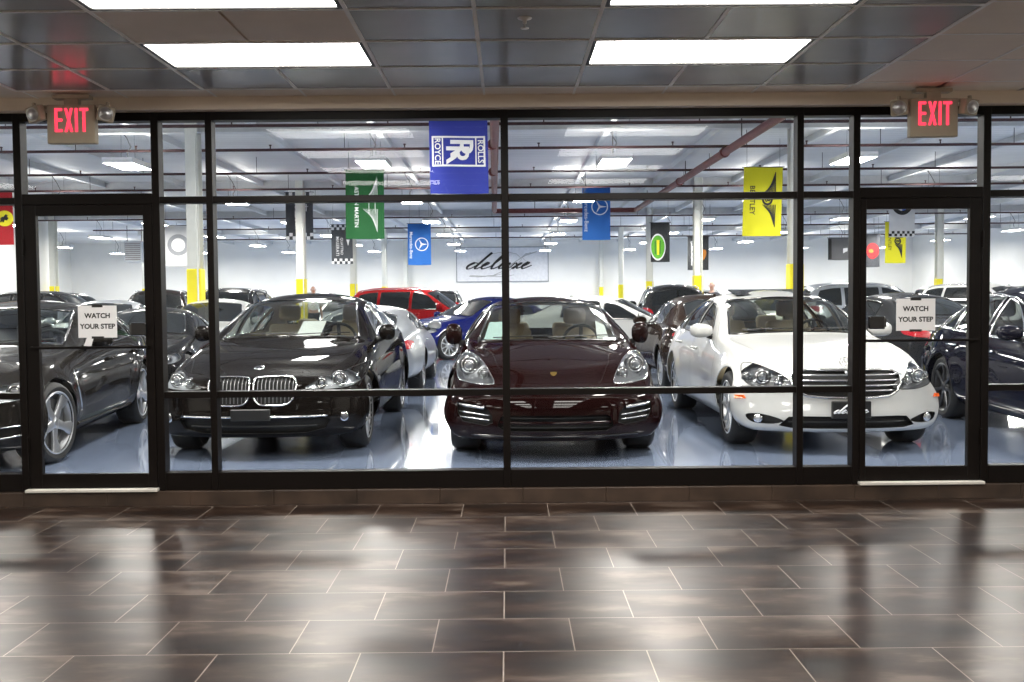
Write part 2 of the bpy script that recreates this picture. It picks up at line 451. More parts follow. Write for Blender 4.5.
for i in range(len(MUL) - 1):
    x0, x1 = MUL[i][1], MUL[i + 1][0]
    def pane(za, zb):
        bm = bmesh.new(); y = (D0 + D1) / 2
        bm.faces.new([bm.verts.new(v) for v in ((x0, y, za), (x1, y, za), (x1, y, zb), (x0, y, zb))])
        part('glass_pane', bm, M['glass'], t)
    def rail(za, zb, nm='rail'):
        bm = bmesh.new(); box(bm, x0, x1, D0 + .004, D1 - .004, za, zb, .003, 1); part(nm, bm, M['frame'], t)
    if i in DOORS:
        rail(ZT0 - .005, ZT1 + .025, 'transom'); pane(ZT1 + .02, ZH0)
        n = DOORS[i]
        d = empty('door_%d' % n, ((x0 + x1) / 2, GY, Z0)); d['kind'] = 'structure'; doors[n] = d
        y0, y1 = GY + .004, GY + .052
        zt, zb = 2.205, .115
        for nm, a in (('stile', (x0 + .004, x0 + (.095 if n == 1 else .05), zb, zt)), ('stile', (x1 - (.07 if n == 1 else .095), x1 - .004, zb, zt)), ('top_rail', (x0 + .045, x1 - .06, 2.127, zt)), ('bottom_rail', (x0 + .045, x1 - .06, zb, .232))):
            q = .003 if 'rail' in nm else 0; bm = bmesh.new(); box(bm, a[0], a[1], y0 + q, y1 - q, a[2], a[3], .003, 1); part(nm, bm, M['frame'], d)
        bm = bmesh.new(); y = (y0 + y1) / 2
        bm.faces.new([bm.verts.new(v) for v in ((x0 + .045, y, .23), (x1 - .06, y, .23), (x1 - .06, y, 2.13), (x0 + .045, y, 2.13))]); part('glass_pane', bm, M['glass'], d)
        bm = bmesh.new(); tube(bm, [(x0 + .05, y0 - .002, 1.165), (x0 + .05, y0 - .04, 1.165), (x1 - .04, y0 - .04, 1.165), (x1 - .04, y0 - .002, 1.165)], .0105, 10); part('push_bar', bm, M['frame'], d, 'auto')
        s = 1 if n == 1 else -1
        xl = (x1 - .05) if n == 1 else (x0 + .06)
        bm = bmesh.new(); box(bm, min(xl, xl - s * .115), max(xl, xl - s * .115), y0 - .045, y0, 1.25, 1.345, .008, 2); box(bm, xl - s * .125, xl - s * .1, y0 - .04, y0 - .01, 1.265, 1.33, .004, 1); lt = part('latch_box', bm, M['gloss_black'], d)
        bm = bmesh.new(); box(bm, x0 - .01, x1 + .01, GY - .06, GY - .002, .1045, .128, .004, 1); part('threshold', bm, M['threshold'], d)
        bm = bmesh.new()
        for z in (.45, 1.9): tube(bm, [((x0 if n == 1 else x1), y0 - .006, z - .06), ((x0 if n == 1 else x1), y0 - .006, z + .06)], .009, 8)
        part('hinge', bm, M['frame'], d)
        # foot rail under the threshold
        rail(Z0, .114, 'sill')
    else:
        rail(Z0, ZB); rail(ZM0, ZM1); rail(ZT0, ZT1)
        pane(ZB, ZM0); pane(ZM1, ZT0); pane(ZT1, ZH0)

# paper signs taped to the doors
def paper_sign(x0, x1, z0, z1, lab, tape):
    s = empty('paper_sign', ((x0 + x1) / 2, GY + .024, (z0 + z1) / 2)); w, h = (x1 - x0) / 2, (z1 - z0) / 2
    bm = bmesh.new(); box(bm, -w, w, -.0012, 0, -h, h); obj('sheet', bm, M['paper'], s)
    for k, ln in enumerate(('WATCH', 'YOUR STEP')):
        bm = bmesh.new(); merge(bm, text_bm(ln, .050, .0004, .0016), Matrix.Translation((.0, -.0020, .042 - k * .078)) @ Matrix.Rotation(PI / 2, 4, 'X')); obj('lettering', bm, M['ink'], s)
    bm = bmesh.new()
    for a in tape: box(bm, *a)
    obj('tape', bm, M['black'], s)
    tag(s, lab, 'sign')
tp = [(-.04, .04, -.0022, -.0015, .105, .125), (-.045, .045, -.0022, -.0015, -.125, -.108)]
paper_sign(-3.152, -2.868, 1.235, 1.47, 'white paper step warning taped to the door by the dark grey sedan', tp)
paper_sign(2.857, 3.145, 1.235, 1.47, 'white paper step warning taped to the door by the white sedan', tp)
# strip of pale tape below the first sign
bm = bmesh.new(); prism(bm, [(-3.115, 1.175), (-3.06, 1.172), (-3.04, 1.235), (-3.09, 1.237)], GY + .0225, GY + .0235)
tag(obj('tape_strip', bm, M['paper']), 'short strip of pale tape stuck below a step warning paper', 'tape')

# EXIT signs with twin emergency lamps
def exit_sign(x, y, lab, tilt):
    s = empty('exit_sign', (x, y, CZ))
    bm = bmesh.new(); box(bm, -.168, .168, -.03, .03, -.342, -.072, .006, 2); obj('housing', bm, M['exit_box'], s)
    bm = bmesh.new(); box(bm, -.13, .13, -.03, .05, -.03, -.001, .006, 2); box(bm, -.05, .05, -.02, .03, -.08, -.03); tube(bm, [(-.25, .0, -.085), (.25, .0, -.085)], .014, 8); obj('canopy', bm, M['exit_box'], s)
    bm = bmesh.new()
    # block capitals: E X I T
    H, z = .165, -.262; x = -.112; W = .05; S = .02
    def q(*p): prism(bm, p, -.0335, -.0305)
    def q2(a, b, c, d): prism(bm, [(a, b), (c, b), (c, d), (a, d)], -.0335, -.0305)
    q2(x, z, x + S, z + H)
    for zz in (z, z + H / 2 - S / 2, z + H - S): q2(x + S, zz, x + W + .004, zz + S)
    x += .068; q((x, z), (x + S, z), (x + W + .01, z + H), (x + W + .01 - S, z + H)); prism(bm, [(x + W + .01 - S, z), (x + W + .01, z), (x + S, z + H), (x, z + H)], -.0337, -.0306)
    x += .073; q2(x, z, x + S, z + H)
    x += .032; q2(x, z + H - S, x + .062, z + H); q2(x + .021, z, x + .041, z + H - S)
    obj('exit_lettering', bm, M['red_glow'], s)
    for sg in (-1, 1):
        h = empty('lamp_head', (sg * .242, -.02, -.135), 0, s); h.rotation_euler = (R(12), R(tilt * sg), R(sg * 20))
        bm = bmesh.new(); box(bm, -.058, .058, -.04, .035, -.055, .055, .012, 3); bm2 = None
        tube(bm, [(0, 0, .05), (0, .01, .075)], .014, 10)
        obj('lamp_housing', bm, M['exit_box'], h, 'auto')
        bm = bmesh.new(); lathe(bm, [(.042, 0), (.047, .004), (.047, -.004), (.040, -.004), (.030, .01), (0, .016)], 20, Matrix.Translation((0, -.042, 0)) @ Matrix.Rotation(PI / 2, 4, 'X')); obj('lamp_lens', bm, M['bowl'], h, True)
    tag(s, lab, 'exit sign')
exit_sign(-3.035, 7.24, 'lit red EXIT sign hanging over the door by the dark grey sedan', 12)
exit_sign(2.995, 7.24, 'lit red EXIT sign hanging over the door by the white sedan', 4)

# ------------------------------------------------------------------ showroom shell
XL, XR, XL2, YJ = -19.1, 25.6, -27.5, 43.2
bm = bmesh.new(); box(bm, -28, 26.2, 7.61, BY + .3, -.1, SF); struct('floor', bm, M['epoxy'])
bm = bmesh.new(); box(bm, -28, 26.2, 7.3, BY + .3, SCZ, SCZ + .2); deck = struct('ceiling', bm, M['deck'])
for nm, a in (('wall_back', (-28, 26.2, BY, BY + .3)), ('wall_right', (XR, XR + .3, 7.3, BY)), ('wall_left', (XL - .3, XL, 7.3, YJ)), ('wall_left', (XL2, XL - .3, YJ - .3, YJ)), ('wall_left', (XL2 - .3, XL2, YJ - .3, BY))):
    bm = bmesh.new(); box(bm, *a, -.1, SCZ); struct(nm, bm, M['wall'])
# wall above the lobby ceiling and beside the glass front, showroom side
for a in ((-28, 26.2, 7.33, 7.6, CZ + .15, SCZ), (-28, -6.2, 7.5, 7.6, -.1, CZ + .15), (6.25, 26.2, 7.5, 7.6, -.1, CZ + .15)):
    bm = bmesh.new(); box(bm, *a); struct('wall_front', bm, M['wall'])
# steel: girders across on the column lines, purlins along the room
ROWS = [10.4, 21, 31.75, 42.5, 53.2]; COLX = (-18.75, -6.37, 5.89, 17.9)
for y in ROWS:
    bm = bmesh.new(); box(bm, XL, XR, y - .09, y + .09, SCZ - .03, SCZ); box(bm, XL, XR, y - .012, y + .012, SCZ - .24, SCZ); box(bm, XL, XR, y - .1, y + .1, SCZ - .26, SCZ - .24); obj('girder', bm, M['girder'], deck)
for k in range(-8, 11):
    x = -.28 + 2.42 * k
    if not XL < x < XR: continue
    bm = bmesh.new(); box(bm, x - .04, x + .04, 7.6, BY, SCZ - .14, SCZ); box(bm, x - .06, x + .06, 7.6, BY, SCZ - .16, SCZ - .14); obj('purlin', bm, M['beam'], deck)
# columns
proto = None
names = {0: 'along the side wall behind the dark grey sedan', 1: 'on the black sedan side', 2: 'on the white sedan side', 3: 'out by the navy sedan side'}
rown = {10.4: 'beside the glass front', 21: 'in the first row beyond the front cars', 31.75: 'in the second row', 42.5: 'in the third row', 53.2: 'in the fourth row', 64.3: 'against the back wall'}
for y in ROWS[1:] + [64.3]:
    for i, x in enumerate(COLX):
        lab = 'cream steel column with yellow base ' + rown[y] + ' ' + names[i]
        if proto is None:
            c = empty('steel_column', (x, y, SF))
            bm = bmesh.new(); h = SCZ - SF
            for a in ((-.125, .125, -.15, -.13), (-.125, .125, .13, .15), (-.014, .014, -.14, .14)): box(bm, *a, 0, h - .001)
            obj('shaft', bm, M['column'], c)
            bm = bmesh.new(); box(bm, -.145, .145, -.17, .17, .0, 2.05, .03, 2); obj('yellow_guard', bm, M['yellow'], c)
            bm = bmesh.new(); tube(bm, [(.10, -.20, .4), (.10, -.20, h - .01)], .018, 8); obj('conduit', bm, M['column'], c, 'auto')
            bm = bmesh.new(); box(bm, -.05, .05, -.22, -.165, 1.2, 1.34, .006, 1); obj('outlet_box', bm, M['white_metal'], c)
            bm = bmesh.new(); box(bm, -.26, .26, -.26, .26, 0, .02); obj('base_plate', bm, M['yellow'], c)
            tag(c, lab, 'column', 'steel columns of the showroom'); proto = c
        else: dup(proto, (x, y, SF), 0, lab)
# sprinkler mains (a U of red pipe) and thin branch lines
PZ = 4.62
bm = bmesh.new()
path = [(-.08, 8.4, PZ), (-.45, 36.9, PZ), (4.62, 36.9, PZ), (4.86, 8.4, PZ)]
tube(bm, path[:2], .085, 12); tube(bm, path[1:3], .085, 12); tube(bm, path[2:], .085, 12)
mp = obj('sprinkler_main', bm, M['pipe_red'], None, 'auto'); tag(mp, 'thick red sprinkler main looping overhead between the flags', 'pipe')
bm = bmesh.new()
for x, y in [(-.15, 13.9), (-.2, 17.2), (-.28, 21), (-.34, 25.5), (4.82, 12), (4.79, 17), (4.74, 22.4), (4.7, 28)]: tube(bm, [(x, y - .07, PZ), (x, y + .07, PZ)], .112, 12)
obj('coupling', bm, M['pipe_red'], mp, 'auto')
bm = bmesh.new()
for x, y in [(-.2, 15.4), (-.3, 23.2), (-.4, 33), (4.8, 15.3), (4.75, 20.8), (4.69, 27), (4.64, 34), (1, 36.9), (3, 36.9)]: tube(bm, [(x, y, PZ + .08), (x, y, SCZ)], .012, 6)
obj('hanger_rod', bm, M['cable'], mp)
proto = None
ordn = ['first', 'second', 'third', 'fourth', 'fifth', 'sixth', 'seventh', 'eighth', 'ninth', 'tenth']
for k, y in enumerate((12.6, 16.4, 19.2, 22.3, 26.4, 30.2, 34.4, 41, 47, 55)):
    lab = 'thin dark red sprinkler branch pipe across the roof, %s from the glass front' % ordn[k]
    if proto is None:
        p = empty('branch_pipe', (0, y, 4.74))
        bm = bmesh.new(); tube(bm, [(XL + .2, 0, 0), (XR - .2, 0, 0)], .031, 8)
        obj('pipe', bm, M['pipe_dark'], p, 'auto')
        bm = bmesh.new()
        for j in range(-6, 9):
            x = j * 2.9 + .7; tube(bm, [(x, 0, 0), (x, 0, .09)], .014, 6); tube(bm, [(x, 0, .09), (x, 0, .11)], .03, 8)
        obj('sprinkler_nozzle', bm, M['pipe_dark'], p); o2 = None
        bm = bmesh.new()
        for j in range(-6, 9): x = j * 2.9 - .6; tube(bm, [(x, 0, .02), (x, 0, SCZ - 4.74)], .008, 5)
        obj('hanger_rod', bm, M['cable'], p)
        tag(p, lab, 'pipe', 'sprinkler branch pipes'); proto = p
    else: dup(proto, (0, y, 4.74), 0, lab)
# hanging showroom lamps
LZ = 4.3
proto = None
lx = [-22.9, -17.9, -12.87, -7.84, -2.76, 2.24, 7.2, 12.3, 17.3, 22.4]
ly = [8.9, 15.0, 21.4, 29.6, 37.6, 45.3, 53, 60.5]
colw = ['tenth', 'ninth', 'eighth', 'seventh', 'sixth', 'fifth', 'fourth', 'third', 'second', 'first']
for j, y in enumerate(ly):
    for i, x in enumerate(lx):
        if x < XL + .5 and y < YJ: continue
        if j == 0 and i not in (1, 3, 4, 5, 6, 8): continue
        lab = 'bright lamp hung in the %s row from the glass, %s from the bare side wall' % (ordn[j], colw[i])
        if proto is None:
            t = empty('hanging_lamp', (x, y, LZ))
            bm = bmesh.new(); w, d = .31, .62
            for a in ((-w, w, -d, -d + .015), (-w, w, d - .015, d), (-w, -w + .015, -d, d), (w - .015, w, -d, d)): box(bm, *a, -.012, .10)
            box(bm, -w, w, -d, d, .06, .075); box(bm, -.08, .08, -.3, .3, .075, .12, .01, 1)
            obj('lamp_housing', bm, M['white_metal'], t)
            bm = bmesh.new(); panel(bm, -w + .016, w - .016, -d + .016, d - .016, -.004); obj('diffuser', bm, M['lamp'], t, recalc=False)
            bm = bmesh.new(); panel(bm, -w + .02, -.1, -d + .02, d - .02, .078, True); obj('added_uplight', bm, M['added_glow'], t, recalc=False)  # glowing panel added on top of the housing to light the deck
            bm = bmesh.new(); panel(bm, .1, w - .02, -d + .02, d - .02, .078, True); obj('added_uplight', bm, M['added_glow'], t, recalc=False)  # its twin on the other half, added likewise
            bm = bmesh.new()
            for sy in (-.4, .4): tube(bm, [(0, sy, .07), (0, sy * .9, SCZ - LZ)], .004, 5)
            obj('hanging_wire', bm, M['cable'], t)
            bm = bmesh.new(); tube(bm, [(0, 0, .11), (-.03, .02, .25), (.05, .03, .4), (-.05, .05, .6), (-.22, .06, SCZ - LZ)], .011, 6); obj('power_cable', bm, M['cable'], t)
            tag(t, lab, 'lamp', 'hanging showroom lamps'); proto = t
        else: dup(proto, (x, y, LZ), 0, lab)
# ------------------------------------------------------------------ cars
def sstep(t): t = max(0., min(1., t)); return t * t * (3 - 2 * t)

def body_mesh(P):
    """closed body surface from lengthwise curves; front of the car at y=0, ground at z=0"""
    L = P['L']; f = {k: pchip(P[k]) for k in ('wp', 'zb', 'zs', 'sf', 'wr', 'zr', 'zc', 'side')}
    NJ, NA, NB = P.get('res', (20, 9, 11)); NI = P.get('ni', 110)
    bA = pchip(P.get('bulge', [(0, .03), (L, .03)])); cr = P.get('crown', 2.0)
    ys = [L * i / NI for i in range(NI + 1)]
    def side(y, t):
        w = f['wp'](y); m = f['side'](t)
        s1 = f['side'](1.0); sh = f['sf'](y)
        if t > .55: m = m + (sh - s1) * sstep((t - .55) / .45)
        return w * m, f['zb'](y) + (f['zs'](y) - f['zb'](y)) * t
    def top(y, k):
        """k from 0 (shoulder) to NA (rail) to NA+NB (centre)"""
        sx, sz = side(y, 1); rx, rz = f['wr'](y), f['zr'](y); cz = f['zc'](y)
        rx = min(rx, sx * .97)
        if k <= NA:
            a = k / NA; dx, dz = rx - sx, rz - sz; l = math.hypot(dx, dz) or 1
            b = bA(y) * 4 * a * (1 - a)
            return sx + dx * a + b * dz / l, sz + dz * a - b * dx / l
        b = (k - NA) / NB
        return rx * (1 - b), rz + (cz - rz) * (1 - (1 - b) ** cr)
    NT = NA + NB
    bm = bmesh.new()
    def grid(fn, n, m):
        V = [[bm.verts.new(fn(i, j)) for j in range(m + 1)] for i in range(n + 1)]
        for i in range(n):
            for j in range(m): bm.faces.new((V[i][j], V[i + 1][j], V[i + 1][j + 1], V[i][j + 1]))
    for s in (-1, 1):
        def fs(i, j):
            x, z = side(ys[i], j / NJ); return (s * x, ys[i], z)
        grid(fs, NI, NJ)
        def ft(i, k):
            x, z = top(ys[i], k); return (s * x, ys[i], z)
        grid(ft, NI, NT)
        def fb(i, k):
            y = ys[i]; r = top(y, k)[0] / side(y, 1)[0]; return (s * side(y, 0)[0] * r, y, f['zb'](y))
        grid(fb, NI, NT)
        for y in (0, L):
            def fe(j, k):
                t = j / NJ; r = top(y, k)[0] / side(y, 1)[0]; zt = top(y, k)[1]; zb = f['zb'](y)
                return (s * side(y, t)[0] * r, y, zb + (zt - zb) * t)
            grid(fe, NJ, NT)
    bmesh.ops.remove_doubles(bm, verts=bm.verts, dist=2e-4)
    # plan bow and nose/tail profile
    W = max(k[1] for k in P['wp']); kf, pf, lf = P['bowF']; kr, pr, lr = P['bowR']
    nf, nr = pchip(P['nose']), pchip(P['tail'])
    for v in bm.verts:
        x, y, z = v.co; u = abs(x) / W
        F1 = 1 - sstep(y / lf); F2 = 1 - sstep(y / .55); B1 = 1 - sstep((L - y) / lr); B2 = 1 - sstep((L - y) / .5)
        v.co.y = y + kf * u ** pf * F1 + nf(z) * F2 - kr * u ** pr * B1 - nr(z) * B2
    # flared wheel arches
    for yw in (P['yF'], P['yR']):
        fl = P.get('flare', .02); Rw = P['R']
        for v in bm.verts:
            if abs(v.co.x) > .7 * W:
                r = math.hypot(v.co.y - yw, v.co.z - Rw)
                b = math.exp(-((r - Rw * 1.12) / .13) ** 2) * sstep((v.co.z - .2) / .15)
                v.co.x += math.copysign(fl * b, v.co.x)
    for _ in range(P.get('smooth', 6)):
        bmesh.ops.smooth_vert(bm, verts=bm.verts, factor=.5, use_axis_x=True, use_axis_y=True, use_axis_z=True)
    bmesh.ops.recalc_face_normals(bm, faces=bm.faces)
    bm.normal_update()
    return bm, f

AX = {'y': (0, 2), 'x': (1, 2), 'z': (0, 1)}
def inpoly(p, poly):
    x, y = p; c = False; n = len(poly); j = n - 1
    for i in range(n):
        xi, yi = poly[i]; xj, yj = poly[j]
        if (yi > y) != (yj > y) and x < (xj - xi) * (y - yi) / (yj - yi) + xi: c = not c
        j = i
    return c

class Car:
    def __init__(s, name, P, paint):
        s.P = P; s.root = empty(name); s.paint = paint; s.bm, s.f = body_mesh(P); bm = s.bm
        bm.verts.index_update(); bm.faces.ensure_lookup_table()
        s.bvh = BVHTree.FromBMesh(bm)
        s.vn = [v.normal.copy() for v in bm.verts]; s.vc = [v.co.copy() for v in bm.verts]
        s.fv = [[v.index for v in f.verts] for f in bm.faces]
        s.lay = bm.faces.layers.int.new('pid'); s.ids = {0: None}; s.L = P['L']
    def nrm(s, co):
        loc, n, fi, d = s.bvh.find_nearest(co)
        if fi is None: return Vector((0, 0, 1))
        ws = Vector(); 
        for vi in s.fv[fi]:
            ws += s.vn[vi] / ((s.vc[vi] - loc).length + 1e-4)
        return ws.normalized()
    # --- surface picking
    def front(s, x, z): h = s.bvh.ray_cast(Vector((x, -3, z)), Vector((0, 1, 0))); return h[0] or Vector((x, .3, z))
    def rear(s, x, z): h = s.bvh.ray_cast(Vector((x, s.L + 3, z)), Vector((0, -1, 0))); return h[0] or Vector((x, s.L - .3, z))
    def sidep(s, y, z, sg): h = s.bvh.ray_cast(Vector((sg * 3, y, z)), Vector((-sg, 0, 0))); return h[0] or Vector((sg * .9, y, z))
    def topp(s, x, y): h = s.bvh.ray_cast(Vector((x, y, 4)), Vector((0, 0, -1))); return h[0] or Vector((x, y, 1))
    # --- cutting panels out of the skin
    def cut(s, poly, axis, pid, filt):
        bm = s.bm; a, b = AX[axis]; n = len(poly); lay = s.lay
        x0 = min(p[0] for p in poly) - .002; x1 = max(p[0] for p in poly) + .002; y0 = min(p[1] for p in poly) - .002; y1 = max(p[1] for p in poly) + .002
        def over(f, X0, X1, Y0, Y1):
            va = [v.co[a] for v in f.verts]
            if min(va) > X1 or max(va) < X0: return False
            vb = [v.co[b] for v in f.verts]
            return not (min(vb) > Y1 or max(vb) < Y0)
        cand = {f for f in bm.faces if over(f, x0, x1, y0, y1) and filt(f)}
        for i in range(n):
            p, q = Vector(poly[i]), Vector(poly[(i + 1) % n]); d = q - p
            if d.length < 1e-6: continue
            no = [0, 0, 0]; no[a], no[b] = -d.y, d.x
            pc = [0, 0, 0]; pc[a], pc[b] = p.x, p.y
            X0, X1, Y0, Y1 = min(p.x, q.x) - .001, max(p.x, q.x) + .001, min(p.y, q.y) - .001, max(p.y, q.y) + .001
            sub = [f for f in cand if over(f, X0, X1, Y0, Y1)]
            if not sub: continue
            geom = sub + list({e for f in sub for e in f.edges}) + list({v for f in sub for v in f.verts})
            cand -= set(sub)
            r = bmesh.ops.bisect_plane(bm, geom=geom, dist=1e-5, plane_co=pc, plane_no=no)
            cand |= {g for g in r['geom'] if isinstance(g, bmesh.types.BMFace) and g.is_valid}
            cand = {f for f in cand if f.is_valid}
        out = []
        for f in cand:
            c = f.calc_center_median()
            if inpoly((c[a], c[b]), poly): f[lay] = pid; out.append(f)
        return out
    def part_from(s, faces, name, mat, parent=None, off=0, shell=0, smooth=True):
        """copy faces to a new mesh with the skin's own normals; off lifts it, shell gives it an inner side"""
        me = bpy.data.meshes.new(name); idx = {}; co = []; nn = []; fs = []
        for f in faces:
            r = []
            for v in f.verts:
                if v.index not in idx or True:
                    k = v
                    if k not in idx:
                        idx[k] = len(co); n = s.nrm(v.co); nn.append(n); co.append(v.co + n * off)
                    r.append(idx[k])
            fs.append(r)
        me.from_pydata(co, [], fs); me.validate(); 
        for p in me.polygons: p.use_smooth = True
        me.update()
        try:
            if len(me.vertices) == len(nn): me.normals_split_custom_set_from_vertices([tuple(n) for n in nn])
        except Exception: pass
        return link(name, me, parent or s.root, [mat])
    def recess(s, faces, name, mat, vec, parent=None):
        bm = bmesh.new(); A = {}; B = {}
        cnt = {}
        for f in faces:
            for v in f.verts:
                if v not in A: A[v] = bm.verts.new(v.co); B[v] = bm.verts.new(v.co + Vector(vec))
            for e in f.edges: cnt[e] = cnt.get(e, 0) + 1
        for f in faces:
            try: bm.faces.new([B[v] for v in f.verts])
            except ValueError: pass
        for e, c in cnt.items():
            if c == 1:
                v, w = e.verts
                try: bm.faces.new((A[v], A[w], B[w], B[v]))
                except ValueError: pass
        return obj(name, bm, mat, parent or s.root)
    def rim_tube(s, poly, how, r, mat, name, parent=None, sg=1, off=.002, closed=True, seg=6, dense=.04):
        pts = []
        n = len(poly)
        for i in range(n if closed else n - 1):
            p, q = Vector(poly[i]), Vector(poly[(i + 1) % n]); k = max(1, int((q - p).length / dense))
            for j in range(k): pts.append(p.lerp(q, j / k))
        if not closed: pts.append(Vector(poly[-1]))
        P3 = []
        for p in pts:
            h = {'y': lambda: s.front(p.x, p.y), 'r': lambda: s.rear(p.x, p.y), 'x': lambda: s.sidep(p.x, p.y, sg), 'z': lambda: s.topp(p.x, p.y)}[how]()
            P3.append(h + s.nrm(h) * off)
        bm = bmesh.new(); tube(bm, P3, r, seg, closed); return obj(name, bm, mat, parent or s.root, True)
    def faces(s, pid): return [f for f in s.bm.faces if f[s.lay] == pid]
    def finish(s, lining=True):
        body = s.faces(0)
        o = s.part_from(body, 'body', s.paint)
        if lining:
            zb = s.P['cabin'][2]; y0, y1 = s.P['cabin'][:2]
            fs = [f for f in s.bm.faces if f[s.lay] in s.shellids and all(v.co.z > zb and y0 < v.co.y < y1 for v in f.verts)]
            if fs: s.part_from(fs, 'cabin_lining', s.P.get('lining', M['lining']), off=-.018)
        s.bm.free()

def wheel(root, loc, sg, Rt, Rr, width, spokes, sw, mat, yaw=0, style='plain', twin=0):
    t = None
    bm = bmesh.new(); w = width / 2
    Mx = Matrix.Rotation(PI / 2 * sg, 4, 'Y')
    prof = [(Rr - .012, -w + .01), (Rr + .01, -w), ((Rr + Rt) / 2, -w - .006), (Rt - .02, -w + .006), (Rt - .004, -w + .03), (Rt, -w + .05), (Rt, w - .05), (Rt - .004, w - .03), (Rt - .02, w - .006), ((Rr + Rt) / 2, w + .006), (Rr + .01, w), (Rr - .012, w - .01)]
    lathe(bm, prof, 40, Mx, close=True)
    t = obj('wheel', bm, M['rubber'], root, 'auto'); t.location = loc; t.rotation_euler = (0, 0, yaw)
    bm = bmesh.new()
    lathe(bm, [(Rr - .012, w - .004), (Rr - .002, w + .002), (Rr + .006, w - .002), (Rr - .004, w - .012), (Rr - .018, w - .02), (Rr - .03, w - .06), (Rr - .03, -w + .01), (Rr - .012, -w)], 40, Mx)
    lathe(bm, [(0, w - .012), (.03, w - .012), (.034, w - .016), (.045, w - .02), (.075, w - .03), (.085, w - .06), (0, w - .08)], 24, Mx)
    for k in range(spokes):
        for d in ((-1, 1) if twin else (0,)):
            a = 2 * PI * k / spokes; o1 = d * twin * .35; o2 = d * twin
            i0, i1, o0 = .05, Rr * .55, Rr - .014
            secs = [(i0, o1, sw[0] / 2, w - .02, .03), (i1, (o1 + o2) / 2, sw[1] / 2, w - .022, .03), (o0, o2, sw[2] / 2, w - .008, .035)]
            prev = None
            ca, sa = math.cos(a), math.sin(a)
            for r, off, hw, zt, th in secs:
                q = []
                for tx, tz in ((-hw, zt - .008), (-hw * .7, zt), (hw * .7, zt), (hw, zt - .008), (hw * .8, zt - th), (-hw * .8, zt - th)):
                    q.append(bm.verts.new(Mx @ Vector((r * ca - (tx + off) * sa, r * sa + (tx + off) * ca, tz))))
                if prev:
                    for i in range(6): bm.faces.new((prev[i], prev[(i + 1) % 6], q[(i + 1) % 6], q[i]))
                else: bm.faces.new(q[::-1])
                prev = q
            bm.faces.new(prev)
    obj('rim', bm, mat, t, 'auto')
    bm = bmesh.new(); lathe(bm, [(.05, w - .07), (Rr * .78, w - .07), (Rr * .78, w - .09), (.05, w - .09)], 28, Mx); obj('brake_disc', bm, M['disc'], t)
    return t

def seat_bm(w=.5, rear=False, head=True, H=.62):
    bm = bmesh.new()
    box(bm, -w / 2, w / 2, 0, .5, .0, .17, .05, 3)
    b = bmesh.new(); box(b, -w / 2 * .97, w / 2 * .97, -.06, .08, 0, H, .055, 3); merge(bm, b, Matrix.Translation((0, .50, .10)) @ Matrix.Rotation(-R(18), 4, 'X'))
    if not rear:
        for s in (-1, 1):
            b = bmesh.new(); box(b, -.04, .04, -.13, 0, .08, H - .12, .035, 3); merge(bm, b, Matrix.Translation((s * (w / 2 - .03), .50, .10)) @ Matrix.Rotation(-R(18), 4, 'X'))
    if head:
        for hx in ((0,) if not rear else (-w / 2 + .3, w / 2 - .3)):
            b = bmesh.new(); box(b, hx - .13, hx + .13, -.06, .05, H + .03, H + .22, .05, 3); tube(b, [(hx - .05, 0, H - .05), (hx - .05, 0, H + .06)], .008, 6); tube(b, [(hx + .05, 0, H - .05), (hx + .05, 0, H + .06)], .008, 6)
            merge(bm, b, Matrix.Translation((0, .50, .10)) @ Matrix.Rotation(-R(14), 4, 'X'))
    return bm

def interior(c, col, dash, yd, zd, zs=.42, wheel_side=1, wheel_mat=None):
    """seats, dashboard and steering wheel; yd/zd = dashboard position, wheel_side +1 = the driver's side as seen by x"""
    W = c.P['W'] * .80
    bm = bmesh.new()
    prism(bm, [(yd - .30, zd - .02), (yd - .05, zd + .015), (yd + .18, zd - .01), (yd + .30, zd - .10), (yd + .26, zd - .30), (yd - .30, zd - .34)], -W * .93, W * .93, 'x')
    bmesh.ops.bevel(bm, geom=list(bm.edges), offset=.02, segments=2, affect='EDGES')
    d = obj('dashboard', bm, dash, c.root, 'auto')
    for s in (-1, 1):
        o = obj('seat', seat_bm(.52), col, c.root, 'auto'); o.location = (s * .38, yd + .78, zs)
    o = obj('rear_seat', seat_bm(1.15, True, H=.5), col, c.root, 'auto'); o.location = (0, yd + 1.36, zs - .06)
    bm = bmesh.new(); rr = .185
    tube(bm, [(rr * math.cos(2 * PI * k / 28), rr * math.sin(2 * PI * k / 28), 0) for k in range(28)], .016, 8, True)
    box(bm, -.07, .07, -.05, .06, -.03, .01, .015, 2); box(bm, -rr, rr, -.018, .018, -.012, .0, .005, 1); box(bm, -.02, .02, -rr, 0, -.012, 0, .005, 1); tube(bm, [(0, 0, -.03), (0, 0, -.3)], .03, 8)
    o = obj('steering_wheel', bm, wheel_mat or M['black'], c.root, 'auto'); o.location = (wheel_side * .38, yd + .42, zd - .02); o.rotation_euler = (R(90 - 22) , 0, 0)
    o.rotation_euler = (-R(68), 0, 0)
    bm = bmesh.new(); box(bm, -1 * W * .95, W * .95, yd - .3, yd + 2.4, .24, .28); obj('cabin_floor', bm, M['lining'], c.root)

